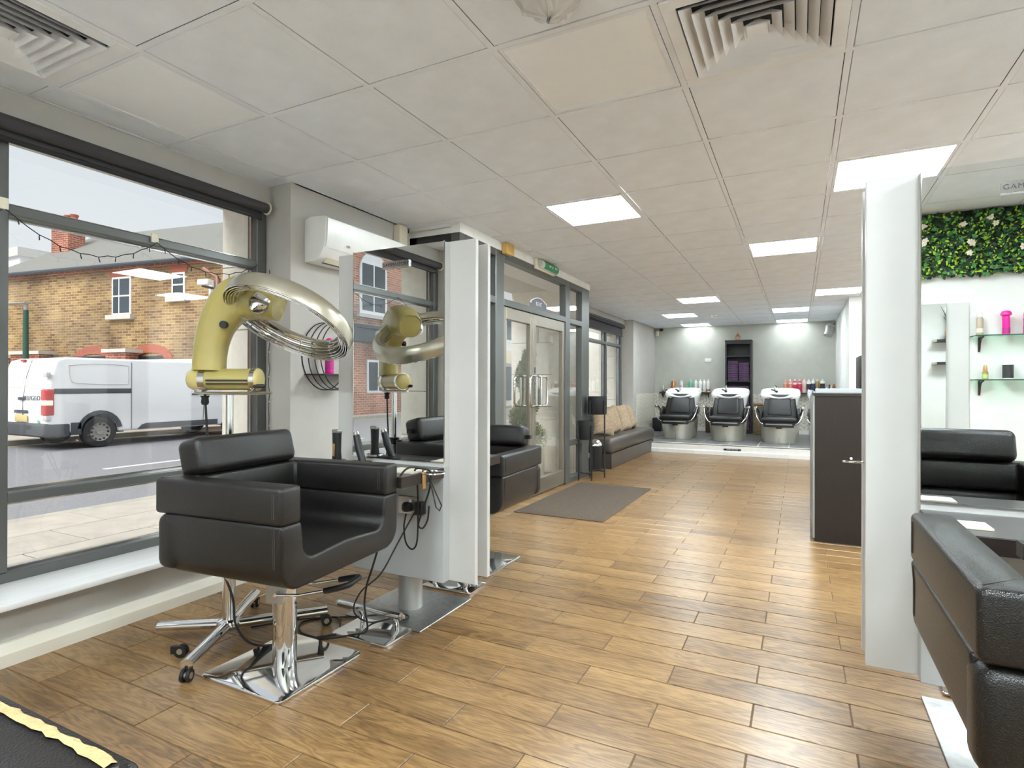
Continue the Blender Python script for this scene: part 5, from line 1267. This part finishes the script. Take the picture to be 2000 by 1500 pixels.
o = B().box(0, .06, -2.1, -1.0, 0, 2.4).obj('door', 'upvc', t, smooth=0); B().prism([(-1.85, 1.75), (-1.25, 1.75), (-1.3, 1.95), (-1.45, 2.08), (-1.65, 2.08), (-1.8, 1.95)], 'x', .06, .075).obj('fanlight', 'glass_dark', o, smooth=0)
o = B().box(0, .06, 1.0, 2.4, .9, 2.3).obj('window', 'upvc', t, smooth=0); B().box(.06, .075, 1.1, 1.65, 1.0, 2.2).box(.06, .075, 1.75, 2.3, 1.0, 2.2).obj('pane', 'glass_dark', o, smooth=0)
t = thing('shop_row', 'white rendered shop row across the street past the entrance', 'building', (-16.5, 28.0, PZ))
B().box(-6, 0, -6.5, 14, 0, 8).obj('wall', 'facade_white', t, smooth=0)
for yc in (-4.5, -1.5, 1.5, 4.5, 7.5, 10.5):
    o = B().box(0, .05, yc-.8, yc+.8, 4.0, 5.7).obj('window', 'upvc', t, smooth=0); B().box(.05, .07, yc-.68, yc-.06, 4.12, 5.58).box(.05, .07, yc+.06, yc+.68, 4.12, 5.58).obj('pane', 'glass_dark', o, smooth=0)
    o = B().box(0, .05, yc-1.1, yc+1.1, .3, 2.4).obj('shop_window', 'glass_dark', t, smooth=0)
B().box(0, .3, -6.5, 14, 2.6, 3.4).obj('fascia', 'cream', t, smooth=0)
t = thing('parked_bus', 'pale teal and white bus standing down the street', 'bus', (-9.0, 24.0, RZ))
B().box(-1.25, 1.25, 0, 10, .35, 1.6, .12, 3).obj('lower_body', 'bus_teal', t); B().box(-1.24, 1.24, .02, 9.9, 1.6, 3.0, .15, 3).obj('upper_body', 'van_white', t)
B().box(-1.1, 1.1, -.01, .02, 1.5, 2.6, .008).obj('windscreen', 'glass_dark', t); B().box(1.23, 1.26, .6, 9.4, 1.55, 2.5, .008).obj('side_windows', 'glass_dark', t)
for y in (1.8, 7.6):
    for x in (-1.0, 1.0): B().lathe([(.2, -.13), (.46, -.13), (.48, 0), (.46, .13), (.2, .13)], seg=24).obj('wheel', 'tyre', t, loc=(x, y, .48), rot=(0, R(90), 0))
# topiary in porch
t = thing('spiral_topiary', 'spiral conifer topiary in a planter in the entrance porch', 'topiary', (-2.98, 6.3, -.02))
B().prism([(-.17, -.17), (.17, -.17), (.17, .17), (-.17, .17)], 'z', 0, .42, .01).obj('planter', 'stone', t)
random.seed(9)
b_ = B()
for k in range(9000):
    q = random.random(); z = .48+1.05*q; a = q*4*math.pi*1.0+.6; rr_ = .13*(1-q*.75); th = .15*(1-q*.55)
    c = Vector((rr_*math.cos(a)*.8, rr_*math.sin(a)*.8, z)); d = Vector((random.gauss(0, 1), random.gauss(0, 1), random.gauss(0, 1))).normalized(); p = c+d*th*random.uniform(.5, 1)
    s = .02; q1 = d.orthogonal().normalized()*s*.5; q2 = (d+Vector((0, 0, .6))).normalized()*s*1.8
    b_.quad(p-q1, p+q1, p+q1*.3+q2, p-q1*.3+q2)
o = b_.obj('foliage', 'conifer', t, smooth=0); o['kind'] = 'stuff'
B().cyl((0, 0, .4), (0, 0, 1.45), .015, 8).obj('stem', 'iron', t)
